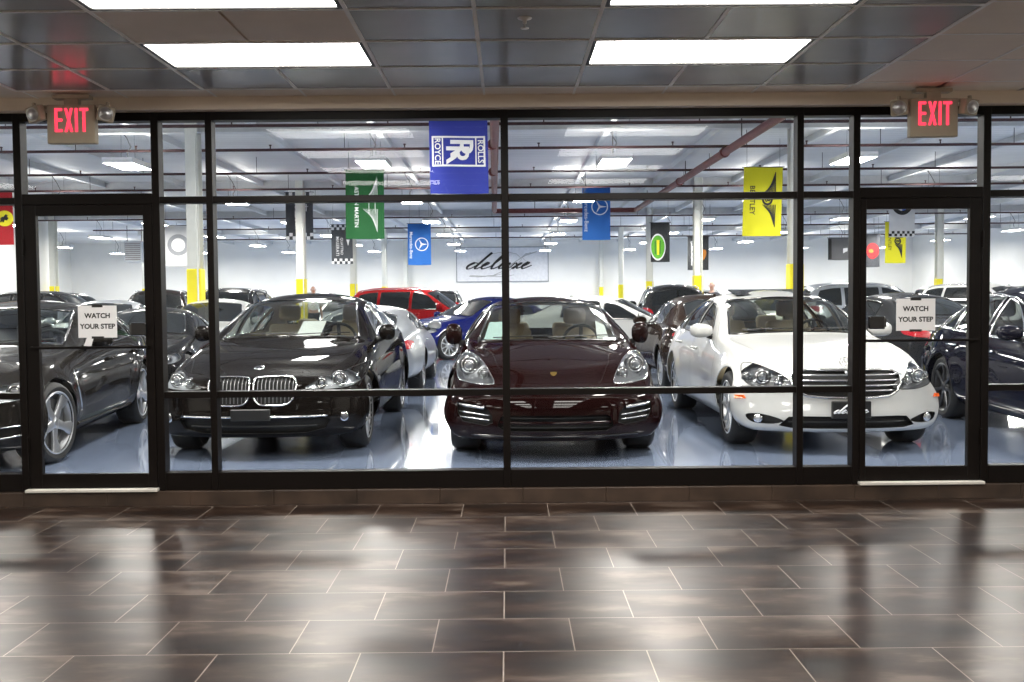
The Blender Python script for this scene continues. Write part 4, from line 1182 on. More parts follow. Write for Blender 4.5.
def car_side(name, paint, rim, chrome, H=1.43, vent=True, lining=None):
    """saloon mostly seen from its flank"""
    L = 4.98; d = H - 1.46
    P = dict(L=L, W=.94, R=.352, yF=.87, yR=3.80, Ra=.392, flare=.022, wx=.91,
        wp=[(0, .92), (.3, .935), (.85, .94), (1.6, .925), (2.8, .925), (3.8, .94), (4.6, .89), (L, .81)],
        zb=[(0, .19), (.6, .18), (4.4, .19), (L, .26)], zs=[(0, .64), (.3, .72), (.85, .84), (1.6, .90), (3, .95), (4.0, .99), (4.7, .96), (L, .90)],
        sf=[(0, .86), (.6, .88), (1.5, .915), (3.4, .92), (4.5, .88), (L, .84)],
        wr=[(0, .50), (.8, .60), (1.4, .70), (1.65, .72), (2.5, .60), (3, .58), (3.7, .56), (4.3, .57), (4.7, .60), (L, .60)],
        zr=[(0, .68), (.15, .715), (.8, .87), (1.4, .94), (1.65, .97), (2.05, 1.15 + d), (2.5, 1.325 + d), (3, 1.385 + d), (3.6, 1.335 + d), (4.15, 1.15 + d * .5), (4.55, 1.01), (4.8, .985), (L, .93)],
        zc=[(0, .70), (.15, .74), (.8, .905), (1.4, .97), (1.58, .995), (1.95, 1.165 + d), (2.45, 1.39 + d), (3, 1.46 + d), (3.6, 1.42 + d), (4.1, 1.24 + d), (4.5, 1.06), (4.85, 1.02), (L, .95)],
        side=SIDE, bulge=[(0, .02), (.8, .03), (1.5, .02), (2, .03), (3.8, .03), (L, .015)],
        bowF=(.40, 2.4, 1.3), bowR=(.32, 2.8, 1.0),
        nose=[(.15, .10), (.25, .02), (.36, 0), (.5, .02), (.62, .04), (.72, .10), (.78, .16)], tail=[(.2, .12), (.4, .02), (.7, 0), (.9, .05), (1.0, .1)],
        cabin=(1.5, 4.45, .9), lining=lining or M['dark_leather'])
    c = start(name, P, paint)
    doors_and_hood(c, [(0, .16), (.42, .22), (.56, .45), (.62, .9), (.72, 1.48), (.66, 1.58), (0, 1.48)],
        [[(1.58, .26), (2.70, .25), (2.74, 1.37 + d), (2.3, 1.27 + d), (1.78, .98), (1.58, .86)], [(2.77, .25), (3.38, .27), (3.5, .52), (3.75, .80), (3.86, 1.12 + d * .6), (3.5, 1.33 + d), (2.80, 1.37 + d)]])
    tr = M['chrome'] if chrome else M['gloss_black']
    glazing(c, [(1.94, 2.70, .12, 0), (2.80, 3.55, 0, 0), (3.61, 3.98, 0, -.12)], [(0, 1.015), (.4, 1.005), (.62, .99), (.69, .99), (.65, 1.11 + d * .5), (.57, 1.315 + d), (.54, 1.34 + d), (.3, 1.365 + d), (0, 1.375 + d)],
        [(0, 1.08), (.4, 1.075), (.54, 1.06), (.53, 1.18 + d * .5), (.51, 1.31 + d), (.3, 1.365 + d), (0, 1.375 + d)], trim=tr)
    arches_and_wheels(c, rim)
    if chrome:                                                        # unbroken bright line around the side glass
        for s in (-1, 1):
            f = c.f; lo = [(y, f['zs'](y) + .022) for y in (1.86, 2.2, 2.7, 3.2, 3.7, 4.05)]; hi = [(y, f['zr'](y) - .03) for y in (4.05, 3.8, 3.4, 3.0, 2.6, 2.3, 2.1, 1.95)]
            c.rim_tube(lo + hi, 'x', .010, M['chrome'], 'bright_window_line', sg=s, off=.006)
    headlamp(c, [(.46, .60), (.50, .655), (.60, .70), (.72, .735), (.82, .755), (.855, .72), (.85, .64), (.78, .60), (.62, .585)], [(.735, .665, .058), (.60, .645, .045)], bowl=M['bowl'])
    pl = mirror_half([(0, .70), (.26, .695), (.34, .66), (.33, .56), (.26, .49), (0, .475)]); pid = c.newid()
    fs = c.cut(pl, 'y', pid, lambda f: f.normal.y < .1 and f.calc_center_median().y < 1.2)
    g = c.recess(fs, 'radiator_grille', M['under'], (0, .05, 0)); c.rim_tube(pl, 'y', .012, M['chrome'], 'chrome_surround', g, off=.004)
    for k in range(5): grille_bars(c, [[(-.31 + .02 * (k > 3), .66 - k * .038), (.31 - .02 * (k > 3), .66 - k * .038)]], .006, M['dull_chrome'], g, -.015)
    opening(c, mirror_half([(0, .25), (.45, .25), (.56, .28), (.5, .36), (0, .365)]), 'lower_intake', M['under'], .06)
    opening(c, [(.62, .30), (.80, .32), (.82, .40), (.66, .39)], 'side_intake', M['under'], .05, both=True, frame='chrome_edge', fr=.006)
    if vent:
        for s in (-1, 1):
            bm = bmesh.new(); tube(bm, [c.sidep(y, z, s) + Vector((s * .003, 0, 0)) for y, z in ((1.38, .78), (1.36, .70), (1.38, .58), (1.43, .47), (1.47, .40))], [.006, .013, .013, .010, .005], 8); obj('fender_vent_trim', bm, M['chrome'], c.root, True)
    mirrors(c, 1.90, 1.03, .985, paint, (.12, .08, .072))
    wipers(c, 1.02)
    handles(c, [(2.58, .82), (3.5, .85)], tr if chrome else paint)
    taillamps(c, [(.42, .76), (.78, .78), (.81, .90), (.68, .93), (.45, .90)])
    for s in (-1, 1):
        bm = bmesh.new(); tube(bm, [c.sidep(y, .27, s) + Vector((s * .002, 0, 0)) for y in [1.4 + .1 * k for k in range(20)]], .016, 8); obj('sill_strip', bm, paint, c.root, True)
    interior(c, M['dark_leather'], M['dark_leather'], 2.0, .965, wheel_side=1)
    done(c)
    return c

# running script lettering, one stroke per letter, used on the banner and the plate
def script(bm, width, Mt, r):
    def cr(pts, k=6):
        out = []
        for i in range(len(pts) - 1):
            p0, p1, p2, p3 = (Vector(pts[max(0, min(len(pts) - 1, i + d))]) for d in (-1, 0, 1, 2))
            for j in range(k):
                t = j / k; out.append(.5 * ((2 * p1) + (p2 - p0) * t + (2 * p0 - 5 * p1 + 4 * p2 - p3) * t * t + (3 * p1 - p0 - 3 * p2 + p3) * t ** 3))
        out.append(Vector(pts[-1])); return out
    # unit: x 0..6.6, z 0..1 ; slanted
    S = [[(.95, .62), (.55, .72), (.12, .38), (.10, .05), (.40, .02), (.85, .45), (1.55, 1.75), (1.62, 1.85), (1.15, .9), (.85, .15), (1.0, .0), (1.35, .2)],
         [(1.35, .2), (1.75, .42), (1.98, .66), (1.8, .74), (1.5, .42), (1.45, .12), (1.7, .0), (2.2, .25)],
         [(2.2, .25), (2.7, .9), (3.15, 1.75), (2.95, 1.8), (2.5, .8), (2.4, .12), (2.6, .0), (2.95, .2)],
         [(2.95, .2), (3.3, .7), (3.1, .25), (3.2, .0), (3.55, .2), (3.95, .7), (3.75, .2), (3.85, .0), (4.2, .2)],
         [(4.2, .2), (4.38, .62), (4.55, .6), (4.72, .3), (4.86, .04), (5.05, .12)], [(5.12, .62), (5.0, .64), (4.7, .32), (4.42, .03), (4.3, .08)],
         [(5.05, .12), (5.55, .42), (5.78, .66), (5.6, .74), (5.3, .42), (5.27, .12), (5.5, .0), (6.1, .38)]]
    k = width / 6.2
    for st in S:
        c = cr(st); n = len(c)
        # thick on the down strokes, thin on the up strokes
        rad = []
        for i in range(n):
            d = c[min(i + 1, n - 1)] - c[max(i - 1, 0)]
            rad.append(r * (1.35 if d.y < -.02 else .62))
        tube(bm, [Mt @ Vector(((p.x - 3.1 + .45 * (p.y - .4)) * k, (p.y - .7) * k * .78, 0)) for p in c], rad, 6)
# ------------------------------------------------------------------ plainer cars for the rows behind
def car_generic(style, paint):
    if style == 'sedan': L, H, W, Rw = 4.75, 1.44, .91, .33
    elif style == 'suv': L, H, W, Rw = 4.75, 1.74, .95, .37
    else: L, H, W, Rw = 4.35, 1.31, .90, .33
    yF, yR = .88, L - 1.05
    h = H - 1.44
    if style == 'sedan':
        zs = [(0, .64), (.35, .73), (1, .84), (1.7, .90), (3, .95), (4.1, .98), (L, .92)]
        zr = [(0, .69), (.8, .86), (1.35, .93), (1.6, .96), (2.0, 1.14), (2.4, 1.31), (2.9, 1.37), (3.4, 1.33), (3.85, 1.17), (4.2, 1.03), (L, .94)]
        zc = [(0, .71), (.8, .89), (1.35, .96), (1.52, .985), (1.9, 1.16), (2.35, 1.38), (2.85, 1.44), (3.35, 1.41), (3.8, 1.24), (4.15, 1.06), (4.5, 1.03), (L, .97)]
        wr = [(0, .55), (.8, .62), (1.35, .70), (1.6, .71), (2.4, .58), (3.4, .56), (4.2, .60), (L, .60)]
        panes = [(1.90, 2.62, .12, 0), (2.72, 3.5, 0, -.05)]; cab = (1.45, 4.2, .88)
        sh = [(0, 1.005), (.4, .998), (.60, .985), (.665, .985), (.63, 1.1), (.55, 1.295), (.52, 1.32), (.3, 1.345), (0, 1.355)]
        bk = [(0, 1.09), (.4, 1.085), (.54, 1.07), (.52, 1.18), (.50, 1.29), (.3, 1.345), (0, 1.355)]
        drs = [[(1.55, .26), (2.65, .25), (2.67, 1.35), (2.2, 1.24), (1.75, .97), (1.55, .86)], [(2.70, .25), (3.25, .27), (3.36, .52), (3.6, .8), (3.66, 1.08), (3.3, 1.3), (2.72, 1.35)]]
        tl = [(.52, .78), (.76, .79), (.79, .87), (.70, .89), (.54, .86)]
    elif style == 'suv':
        zs = [(0, .84), (.35, .95), (1, 1.03), (1.6, 1.06), (3, 1.09), (4.3, 1.12), (L, 1.05)]
        zr = [(0, .89), (.7, 1.02), (1.2, 1.08), (1.4, 1.11), (1.75, 1.33), (2.1, 1.55), (2.6, 1.64), (3.6, 1.63), (4.25, 1.55), (4.5, 1.3), (L, 1.08)]
        zc = [(0, .91), (.7, 1.06), (1.2, 1.12), (1.35, 1.14), (1.7, 1.37), (2.1, 1.64), (2.6, 1.73), (3.6, 1.73), (4.3, 1.66), (4.55, 1.36), (L, 1.10)]
        wr = [(0, .60), (.7, .68), (1.2, .75), (1.4, .76), (2.2, .65), (3.6, .64), (4.4, .64), (L, .70)]
        panes = [(1.62, 2.5, .1, 0), (2.6, 3.45, 0, 0), (3.55, 4.2, 0, -.12)]; cab = (1.25, 4.7, 1.0)
        sh = [(0, 1.165), (.4, 1.155), (.65, 1.14), (.71, 1.14), (.68, 1.3), (.62, 1.52), (.58, 1.56), (.3, 1.60), (0, 1.61)]
        bk = [(0, 1.18), (.4, 1.175), (.62, 1.16), (.60, 1.32), (.57, 1.5), (.3, 1.56), (0, 1.57)]
        drs = [[(1.4, .33), (2.5, .32), (2.55, 1.6), (2.1, 1.5), (1.6, 1.15), (1.4, 1.0)], [(2.58, .32), (3.2, .34), (3.35, .62), (3.5, .9), (3.5, 1.6), (2.6, 1.62)]]
        tl = [(.62, .86), (.86, .86), (.88, 1.05), (.82, 1.12), (.64, 1.06)]
    else:
        zs = [(0, .60), (.35, .69), (1, .79), (1.6, .84), (2.8, .90), (3.6, .92), (L, .82)]
        zr = [(0, .64), (.8, .80), (1.3, .87), (1.55, .90), (1.95, 1.06), (2.3, 1.20), (2.7, 1.24), (3.2, 1.17), (3.7, 1.0), (L, .84)]
        zc = [(0, .65), (.8, .83), (1.3, .90), (1.48, .925), (1.85, 1.09), (2.25, 1.27), (2.65, 1.31), (3.15, 1.26), (3.7, 1.06), (4.1, .93), (L, .86)]
        wr = [(0, .5), (.8, .60), (1.3, .68), (1.55, .70), (2.3, .56), (3.2, .54), (3.8, .54), (L, .56)]
        panes = [(1.85, 2.78, .12, 0), (2.86, 3.35, 0, -.12)]; cab = (1.4, 4.1, .8)
        sh = [(0, .945), (.4, .938), (.60, .925), (.655, .925), (.62, 1.02), (.54, 1.18), (.50, 1.205), (.3, 1.23), (0, 1.24)]
        bk = [(0, .97), (.35, .965), (.48, .95), (.49, 1.05), (.48, 1.14), (.3, 1.2), (0, 1.21)]
        drs = [[(1.5, .25), (2.75, .24), (2.82, 1.24), (2.2, 1.14), (1.7, .9), (1.5, .8)]]
        tl = [(.42, .68), (.74, .68), (.78, .78), (.66, .81), (.44, .78)]
    suv = style == 'suv'
    P = dict(L=L, W=W, R=Rw, yF=yF, yR=yR, Ra=Rw * 1.12, flare=.02, wx=W - .03, ni=72, res=(13, 7, 8), smooth=4,
        wp=[(0, W * .97), (.4, W * .99), (1, W), (L - .8, W), (L, W * .9)], zb=[(0, .2 + .06 * suv), (L, .25 + .08 * suv)], zs=zs,
        sf=[(0, .87), (.8, .89), (1.6, .915), (L - .7, .91), (L, .86)], wr=wr, zr=zr, zc=zc, side=SIDE, bulge=[(0, .02), (1.4, .02), (2, .03), (L, .02)],
        bowF=(.34, 2.6, 1.2), bowR=(.26, 2.8, .9), nose=[(.15, .1), (.25, .02), (.4, 0), (.55, .03), (.66 + .18 * suv, .07), (.78 + .2 * suv, .16)],
        tail=[(.2, .1), (.4, .02), (.7, 0), (.9, .04), (1.1, .08)], cabin=cab)
    c = start(style, P, paint)
    k = .98 if not suv else 1.03
    doors_and_hood(c, [(0, .15), (.42, .22), (.55, .5), (.60, .9), (.68, cab[0] - .05), (0, cab[0] - .02)], drs)
    glazing(c, panes, sh, bk, glass=M['tint'])
    arches_and_wheels(c, dict(Rr=Rw * .73, n=10 if style != 'suv' else 5, sw=(.03, .024, .036) if style != 'suv' else (.05, .04, .06), mat=M['alloy'], width=.225))
    dz = .18 * suv - .04 * (style == 'coupe')
    headlamp(c, [(x, z + dz) for x, z in ((.46, .60), (.52, .66), (.66, .715), (.80, .735), (.825, .68), (.80, .615), (.62, .585))], [(.70, .655 + dz, .052)], depth=.06)
    pl = mirror_half([(0, .665 + dz), (.28, .66 + dz), (.36, .62 + dz), (.33, .53 + dz), (0, .52 + dz)]); pid = c.newid()
    fs = c.cut(pl, 'y', pid, lambda f: f.normal.y < .1 and f.calc_center_median().y < 1.2)
    g = c.recess(fs, 'radiator_grille', M['under'], (0, .05, 0)); c.rim_tube(pl, 'y', .010, M['chrome'], 'chrome_surround', g, off=.003)
    for j in range(3): grille_bars(c, [[(-.33, .63 - j * .036 + dz), (.33, .63 - j * .036 + dz)]], .006, M['dull_chrome'], g, -.012)
    opening(c, mirror_half([(0, .26), (.5, .26), (.58, .30), (.5, .37 + dz * .4), (0, .38 + dz * .4)]), 'lower_intake', M['under'], .05)
    mirrors(c, cab[0] + .42, (1.01 if style == 'sedan' else .96 if style == 'coupe' else 1.19), W + .035, paint, (.115, .075, .07 + .03 * suv))
    taillamps(c, tl)
    bm = bmesh.new(); yy = c.rear(0, .62 + dz).y; box(bm, -.2, .2, yy - .005, yy + .02, .56 + dz, .68 + dz, .006, 1); obj('plate', bm, M['black'], c.root)
    handles(c, [(drs[0][1][0] - .12, zs[3][1] - .08)] + ([(drs[1][2][0] + .08, zs[3][1] - .06)] if len(drs) > 1 else []), paint)
    if suv:
        for s in (-1, 1):
            pts = [c.topp(s * .60, y) + Vector((0, 0, .045 if 0 < i < 6 else -.005)) for i, y in enumerate((2.25, 2.4, 2.8, 3.2, 3.6, 4.0, 4.12))]
            bm = bmesh.new(); tube(bm, pts, .016, 8); obj('roof_rail', bm, M['dull_chrome'], c.root, True)
    else:
        bm = bmesh.new(); p = c.topp(0, L - 1.35); prism(bm, [(-.03, 0), (.10, 0), (.09, .045), (.05, .05)], -.012, .012, 'x'); o = obj('roof_aerial', bm, paint, c.root); o.location = p - Vector((0, .1, .004))
    done(c, lining=False)
    return c

def place_car(c, x, y, yaw, label, cat='car', group=None, shape=None):
    """x, y: middle of the car; yaw 0 faces the glass"""
    L = c.L; a = R(yaw); v = Matrix.Rotation(a, 3, 'Z') @ Vector((0, L / 2, 0))
    r = c.root if isinstance(c, Car) else c
    r.location = (x - v.x, y - v.y, SF); r.rotation_euler = (0, 0, a); tag(r, label, cat, group); return r

def paint_mat(name, col, metal=.3, rough=.35, coat=.42, spec=0): return pm(name, col, rough, metal=metal, coat=coat, var=.03, spec=spec)
PT = dict(exec=paint_mat('black_brown_paint', (.0065, .0052, .0046), 0, .2), maroon=paint_mat('maroon_paint', (.0085, .0024, .0024), 0, .2), white=paint_mat('white_paint', (.47, .47, .455), 0, .35, .7, .4), grey=paint_mat('dark_grey_paint', (.014, .0125, .0115), .1),
    navy=paint_mat('navy_paint', (.006, .0065, .014), 0), silver=paint_mat('silver_paint', (.36, .38, .40), .6, .3, .5, .4), blue=paint_mat('blue_paint', (.006, .010, .085), .1), red=paint_mat('red_paint', (.26, .008, .010), .1), black=paint_mat('black_paint', (.010, .010, .011), .2),
    brown=paint_mat('brown_paint', (.016, .009, .006), .1), graphite=paint_mat('graphite_paint', (.026, .027, .029), .2), dusk=paint_mat('dusk_blue_paint', (.018, .016, .05), .3))

bmw = car_executive(PT['exec']); bmw.root.location = (-2.235, 8.84, SF); tag(bmw.root, 'black sedan with twin kidney grilles and a white sheet behind its windshield', 'car')
por = car_fastback(PT['maroon']); por.root.location = (.40, 8.62, SF); tag(por.root, 'glossy maroon fastback with a gold crest parked between black and white sedans', 'car')
mbz = car_white(PT['white']); mbz.root.location = (2.985, 8.88, SF); tag(mbz.root, 'white luxury sedan with barred chrome grille and bonnet star behind the glass', 'car')
jag = car_side('grey_sedan', PT['grey'], dict(Rr=.268, n=5, sw=(.085, .07, .135), mat=M['alloy'], width=.245, steer=R(-11)), False, 1.42, True)
jag.root.location = (-4.73, 7.94, SF); jag.root.rotation_euler = (0, 0, R(6)); tag(jag.root, 'dark grey sedan with five-spoke silver wheels behind the first glass door', 'car')
nav = car_side('navy_sedan', PT['navy'], dict(Rr=.27, n=7, sw=(.03, .03, .05), mat=M['alloy_dark'], width=.245), True, 1.5, False)
nav.root.location = (5.66, 7.74, SF); nav.root.rotation_euler = (0, 0, R(-2.5)); tag(nav.root, 'dark navy sedan with bright window line, seen from its side', 'car')

# sheets behind the windshields
def sheet(c, quad, mat, lab):
    bm = bmesh.new(); V = []; n = 5
    P = [c.front(*q) for q in quad]
    g = []
    for i in range(n + 1):
        row = []
        for j in range(n + 1):
            a, b = i / n, j / n; x = (quad[0][0] * (1 - a) + quad[1][0] * a) * (1 - b) + (quad[3][0] * (1 - a) + quad[2][0] * a) * b; z = (quad[0][1] * (1 - a) + quad[1][1] * a) * (1 - b) + (quad[3][1] * (1 - a) + quad[2][1] * a) * b
            p = c.front(x, z); row.append(bm.verts.new(p - c.nrm(p) * .016))
        g.append(row)
    for i in range(n):
        for j in range(n): bm.faces.new((g[i][j], g[i + 1][j], g[i + 1][j + 1], g[i][j + 1]))
    r = bmesh.ops.extrude_face_region(bm, geom=list(bm.faces)); bmesh.ops.translate(bm, verts=[v for v in r['geom'] if isinstance(v, bmesh.types.BMVert)], vec=(0, .002, -.001))
    o = obj('windshield_sheet', bm, mat); o.location = c.root.location; tag(o, lab, 'paper')
sheet(bmw, [(.055, 1.015), (.30, 1.015), (.32, 1.19), (.085, 1.19)], M['paper'], 'white price sheet behind the windshield of the black kidney-grille sedan')
sheet(por, [(-.645, 1.00), (-.47, 1.0), (-.44, 1.17), (-.595, 1.165)], pm('pale_cyan_paper', (.62, .80, .80), .8), 'pale cyan price sheet behind the maroon fastback windshield, passenger side')
sheet(por, [(.50, 1.0), (.62, 1.0), (.60, 1.13), (.51, 1.17)], M['paper'], 'small white sheet behind the maroon fastback windshield, steering wheel side')  # white quad set just inside the windshield surface

# ------------------------------------------------------------------ rows behind
gen = {'sedan': car_generic('sedan', PT['black']), 'suv': car_generic('suv', PT['black']), 'coupe': car_generic('coupe', PT['silver'])}
base = {k: g.root for k, g in gen.items()}; own = {k: g.paint for k, g in gen.items()}; used = set()
def add_car(style, x, y, yaw, paint, label):
    if style not in used: r = base[style]; used.add(style)
    else: r = dup(base[style])
    def recol(o):
        for s in o.material_slots:
            if (s.material is own[style]) or s.link == 'OBJECT' and s.material in PT.values(): s.link = 'OBJECT'; s.material = PT[paint]
        for ch in o.children: recol(ch)
    recol(r)
    a = R(yaw); v = Matrix.Rotation(a, 3, 'Z') @ Vector((0, gen[style].L / 2, 0))
    r.location = (x - v.x, y - v.y, SF); r.rotation_euler = (0, 0, a); tag(r, label, 'car'); return r
CARS = [
 ('coupe', -2.16, 16.7, 180, 'silver', 'silver coupe seen from behind, parked beyond the black kidney-grille sedan'),
 ('sedan', -.75, 25.0, -50, 'blue', 'bright blue sedan with silver ten-spoke wheel beyond the silver coupe'),
 ('suv', -2.4, 29.6, 78, 'red', 'red suv standing side-on beyond the silver coupe'),
 ('suv', -2.5, 37.2, 0, 'black', 'black suv with roof rails beyond the red suv'),
 ('sedan', 2.3, 21.2, 80, 'white', 'white sedan standing side-on beyond the maroon fastback'),
 ('sedan', 3.15, 16.6, 180, 'brown', 'dark brown sedan tail-on between the maroon fastback and white luxury sedan'),
 ('suv', 4.5, 28.5, 176, 'graphite', 'graphite suv beyond the dark brown sedan'),
 ('sedan', 6.35, 17.2, 188, 'graphite', 'graphite sedan tail-on beyond the white luxury sedan'),
 ('sedan', 5.9, 23.6, 180, 'white', 'white sedan tail-on beyond the graphite sedan'),
 ('suv', 9.9, 27.2, 84, 'silver', 'silver suv standing side-on beyond the navy sedan'),
 ('suv', 13.6, 28.5, 30, 'white', 'white suv angled beside a yellow column base beyond the navy sedan'),
 ('sedan', 15.9, 30.8, 20, 'graphite', 'graphite sedan next to the angled white suv'),
 ('suv', 19.5, 33.5, 10, 'white', 'white suv near the bare side wall'),
 ('sedan', -5.9, 20.6, 4, 'white', 'white sedan facing the glass beside the first yellow column'),
 ('coupe', -5.45, 15.5, 6, 'black', 'black coupe beyond the dark grey sedan'),
 ('sedan', -8.4, 21.4, 8, 'silver', 'silver sedan facing the glass beyond the black coupe'),
 ('suv', -9.6, 28.2, 12, 'brown', 'brown suv beyond the silver sedan'),
 ('suv', -13.6, 31.2, 86, 'black', 'black suv side-on beyond the dark grey sedan'),
 ('sedan', -11.2, 24.2, 12, 'silver', 'silver sedan near the side wall beyond the dark grey sedan'),
 ('suv', -15.5, 36.5, 60, 'graphite', 'graphite suv near a column by the side wall'),
 ('sedan', -9.3, 33.4, 5, 'white', 'white sedan beyond the brown suv'),
 ('suv', -7.2, 26.4, 0, 'graphite', 'graphite suv beyond the white sedan by the yellow column'),
 ('suv', -10.4, 38.2, 90, 'black', 'black suv side-on in a far row'),
 ('sedan', -5.7, 35.2, 0, 'silver', 'silver sedan in a far row beside the man in white shirt'),
 ('sedan', 7.6, 33.6, 84, 'black', 'black sedan side-on in a far row behind the white luxury sedan'),
 ('suv', 11.8, 36.0, 90, 'black', 'black suv side-on in a far row beyond the silver suv'),
 ('suv', 17.6, 38.8, 90, 'silver', 'silver suv side-on by the bare side wall'),
 ('suv', 22.6, 42.0, 80, 'graphite', 'graphite suv at the bare side wall, far row'),
 ('sedan', 3.4, 36.4, 0, 'black', 'black sedan in a far row below the banners'),
 ('sedan', 6.0, 40.0, 0, 'silver', 'silver sedan in a far row below the orange emblem flag'),
 ('suv', -8.0, 42.5, 0, 'white', 'white suv in the far rows below the checkered flags'),
 ('suv', -13.2, 42.5, 0, 'silver', 'silver suv in the far rows near the hanging heater'),
 ('sedan', -1.0, 44.0, 0, 'graphite', 'graphite sedan in the far rows below the script banner'),
 ('suv', 9.0, 47.0, 0, 'white', 'white suv in the very last row beyond the graphite suv'),
 ('suv', 14.4, 46.0, 90, 'graphite', 'graphite suv side-on in the very last row'),
]
for a in CARS: add_car(*a)

# ------------------------------------------------------------------ flags
def lx_(px, D): return (px - 508) * D / F
def lz_(px, py, D): return 1.5 - (py - (298 - .0085 * (px - 508))) * D / F
TD = Matrix.Rotation(PI / 2, 4, 'Y') @ Matrix.Rotation(PI / 2, 4, 'X')          # text reading downwards
TU = Matrix.Rotation(PI / 2, 4, 'X')
def flat(bm, poly, d=.006): prism(bm, poly, -d - .003, -d)
def ring(bm, cx, cz, r0, r1, n=40, d=.006, ry=1.0):
    A = arc(cx, cz, r1, 0, 360, n, r1 * ry)[:-1]; B = arc(cx, cz, r0, 0, 360, n, r0 * ry)[:-1]
    for i in range(n):
        j = (i + 1) % n; flat(bm, [A[i], A[j], B[j], B[i]], d)
def line(bm, a, b, w, d=.006):
    a, b = Vector(a), Vector(b); t = (b - a).normalized(); n = Vector((-t.y, t.x)) * w / 2; flat(bm, [tuple(a + n), tuple(b + n), tuple(b - n), tuple(a - n)], d)
def txt(bm, s, size, x, z, bold=0, M_=TD, d=.0065): merge(bm, text_bm(s, size, .0015, bold), Matrix.Translation((x, -d, z)) @ M_)
def checks(bm, w, z0, n, sq, d=.006):
    for r in range(2):
        for i in range(n):
            if (i + r) % 2 == 0: x = -w / 2 + i * w / n; flat(bm, [(x, z0 + r * sq), (x + w / n, z0 + r * sq), (x + w / n, z0 + (r + 1) * sq), (x, z0 + (r + 1) * sq)], d)
def wings(bm, cz, span, depth, x0, n=9, w=.014, hub=.0):
    """spread wings turned a quarter: span runs up and down, feathers sweep to one side"""
    for s in (-1, 1):
        for k in range(n):
            t = k / (n - 1); a = (x0 + depth * (.55 - .75 * t), cz + s * (hub + .02)); b = (x0 + depth * (.62 - .25 * t - .1), cz + s * (hub + (span / 2 - hub) * (1 - t * .62)))
            line(bm, a, b, w * (1.1 - .3 * t))

def flag(px0, px1, py0, py1, D, cloth, label, parts, wave=.03, ph=0, lean=0, cut=None):
    pm_ = (px0 + px1) / 2; w = (px1 - px0) * D / F; zt, zb = lz_(pm_, py0, D), lz_(pm_, py1, D); h = zt - zb
    t = empty('hanging_flag', (lx_(pm_, D), D, zt))
    def wv(x, z): return 1.1 * wave * math.sin(x / w * 5 + ph + z * .8) * min(1, .25 - z / h)
    def warp(bm):
        for v in bm.verts:
            z = v.co.z - h / 2; v.co.y += wv(v.co.x, z); v.co.x += lean * z; v.co.z = z
    bm = bmesh.new(); NX, NZ = 18, 24
    G = [[[bm.verts.new((-w / 2 + w * i / NX, y, -h / 2 + h * j / NZ + (.012 * w * (1 - (2 * i / NX - 1) ** 2) * -(1 - j / NZ)))) for j in range(NZ + 1)] for i in range(NX + 1)] for y in (-.002, .002)]
    for g in G:
        for i in range(NX):
            for j in range(NZ): bm.faces.new((g[i][j], g[i + 1][j], g[i + 1][j + 1], g[i][j + 1]))
    warp(bm); obj('cloth', bm, cloth, t, True, recalc=False)
    for nm, mat, fn in parts:
        bm = bmesh.new(); fn(bm, w, h)
        if len(bm.verts) == 0: bm.free(); continue
        bmesh.ops.triangulate(bm, faces=bm.faces)
        for _ in range(6):
            es = [q for q in bm.edges if q.calc_length() > .09]
            if not es or len(bm.faces) > 6000: break
            bmesh.ops.subdivide_edges(bm, edges=es, cuts=1); bmesh.ops.triangulate(bm, faces=bm.faces)
        warp(bm); obj(nm, bm, mat, t)
    bm = bmesh.new(); tube(bm, [(-w / 2 - .04, 0, .004), (w / 2 + .04, 0, .004)], .012, 8); obj('top_rod', bm, M['cable'], t)
    bm = bmesh.new()
    for s in (-.42, .42): tube(bm, [(s * w, 0, 0), (s * w, 0, SCZ - zt)], .004, 5)
    obj('cord', bm, M['cable'], t)
    tag(t, label, 'flag', 'flags hung from the showroom roof'); return t
def cm(n, c): return pm(n, c, .85, var=.05, scale=2)
CL = dict(blue=cm('royal_blue_cloth', (.022, .036, .30)), green=cm('green_cloth', (.01, .095, .024)), sky=cm('sky_blue_cloth', (.02, .13, .46)), yellow=cm('yellow_cloth', (.60, .565, .012)), black=cm('black_cloth', (.03, .032, .035)), white=cm('flag_white', (.66, .66, .67)), red=cm('red_cloth', (.36, .008, .014)), dark=cm('slate_cloth', (.06, .065, .075)), grey=cm('grey_cloth', (.14, .14, .145)))
IK = dict(white=pm('white_print', (.85, .85, .86), .8), black=pm('black_print', (.02, .02, .02), .8), lime=pm('lime_print', (.12, .44, .03), .8), yel=pm('yellow_print', (.80, .70, .02), .8), blue=pm('blue_print', (.05, .15, .6), .8), red=pm('red_print', (.42, .02, .025), .8), orange=pm('orange_print', (.55, .2, .03), .8), grey=pm('grey_print', (.30, .31, .33), .8), navyp=pm('deep_green_print', (.01, .10, .02), .8))

def rr(bm, w, h):
    k = w / .9; x0, x1, z1, z0 = -.41 * k, .41 * k, .065 * h, -.235 * h; q = .028 * k
    for a, b, c, d in ((x0, z0, x1, z0 + q), (x0, z1 - q, x1, z1), (x0, z0, x0 + q, z1), (x1 - q, z0, x1, z1), (-.255 * k, z0, -.235 * k, z1), (.255 * k, z0, .275 * k, z1)): flat(bm, [(a, b), (c, b), (c, d), (a, d)])
    zc = (z0 + z1) / 2
    txt(bm, 'ROLLS', .125 * k, .335 * k, zc, .002); txt(bm, 'ROYCE', .125 * k, -.325 * k, zc, .002)
    # interlaced twin capitals
    txt(bm, 'R', .50 * k, .03 * k, zc + .055 * k, .006); txt(bm, 'R', .50 * k, -.035 * k, zc - .045 * k, .006, d=.0068)
flag(431, 489, 94, 194, 15.9, CL['blue'], 'royal blue flag with white framed monogram, largest of the hanging flags', [('emblem', IK['white'], rr)], .035, .6, -.01)
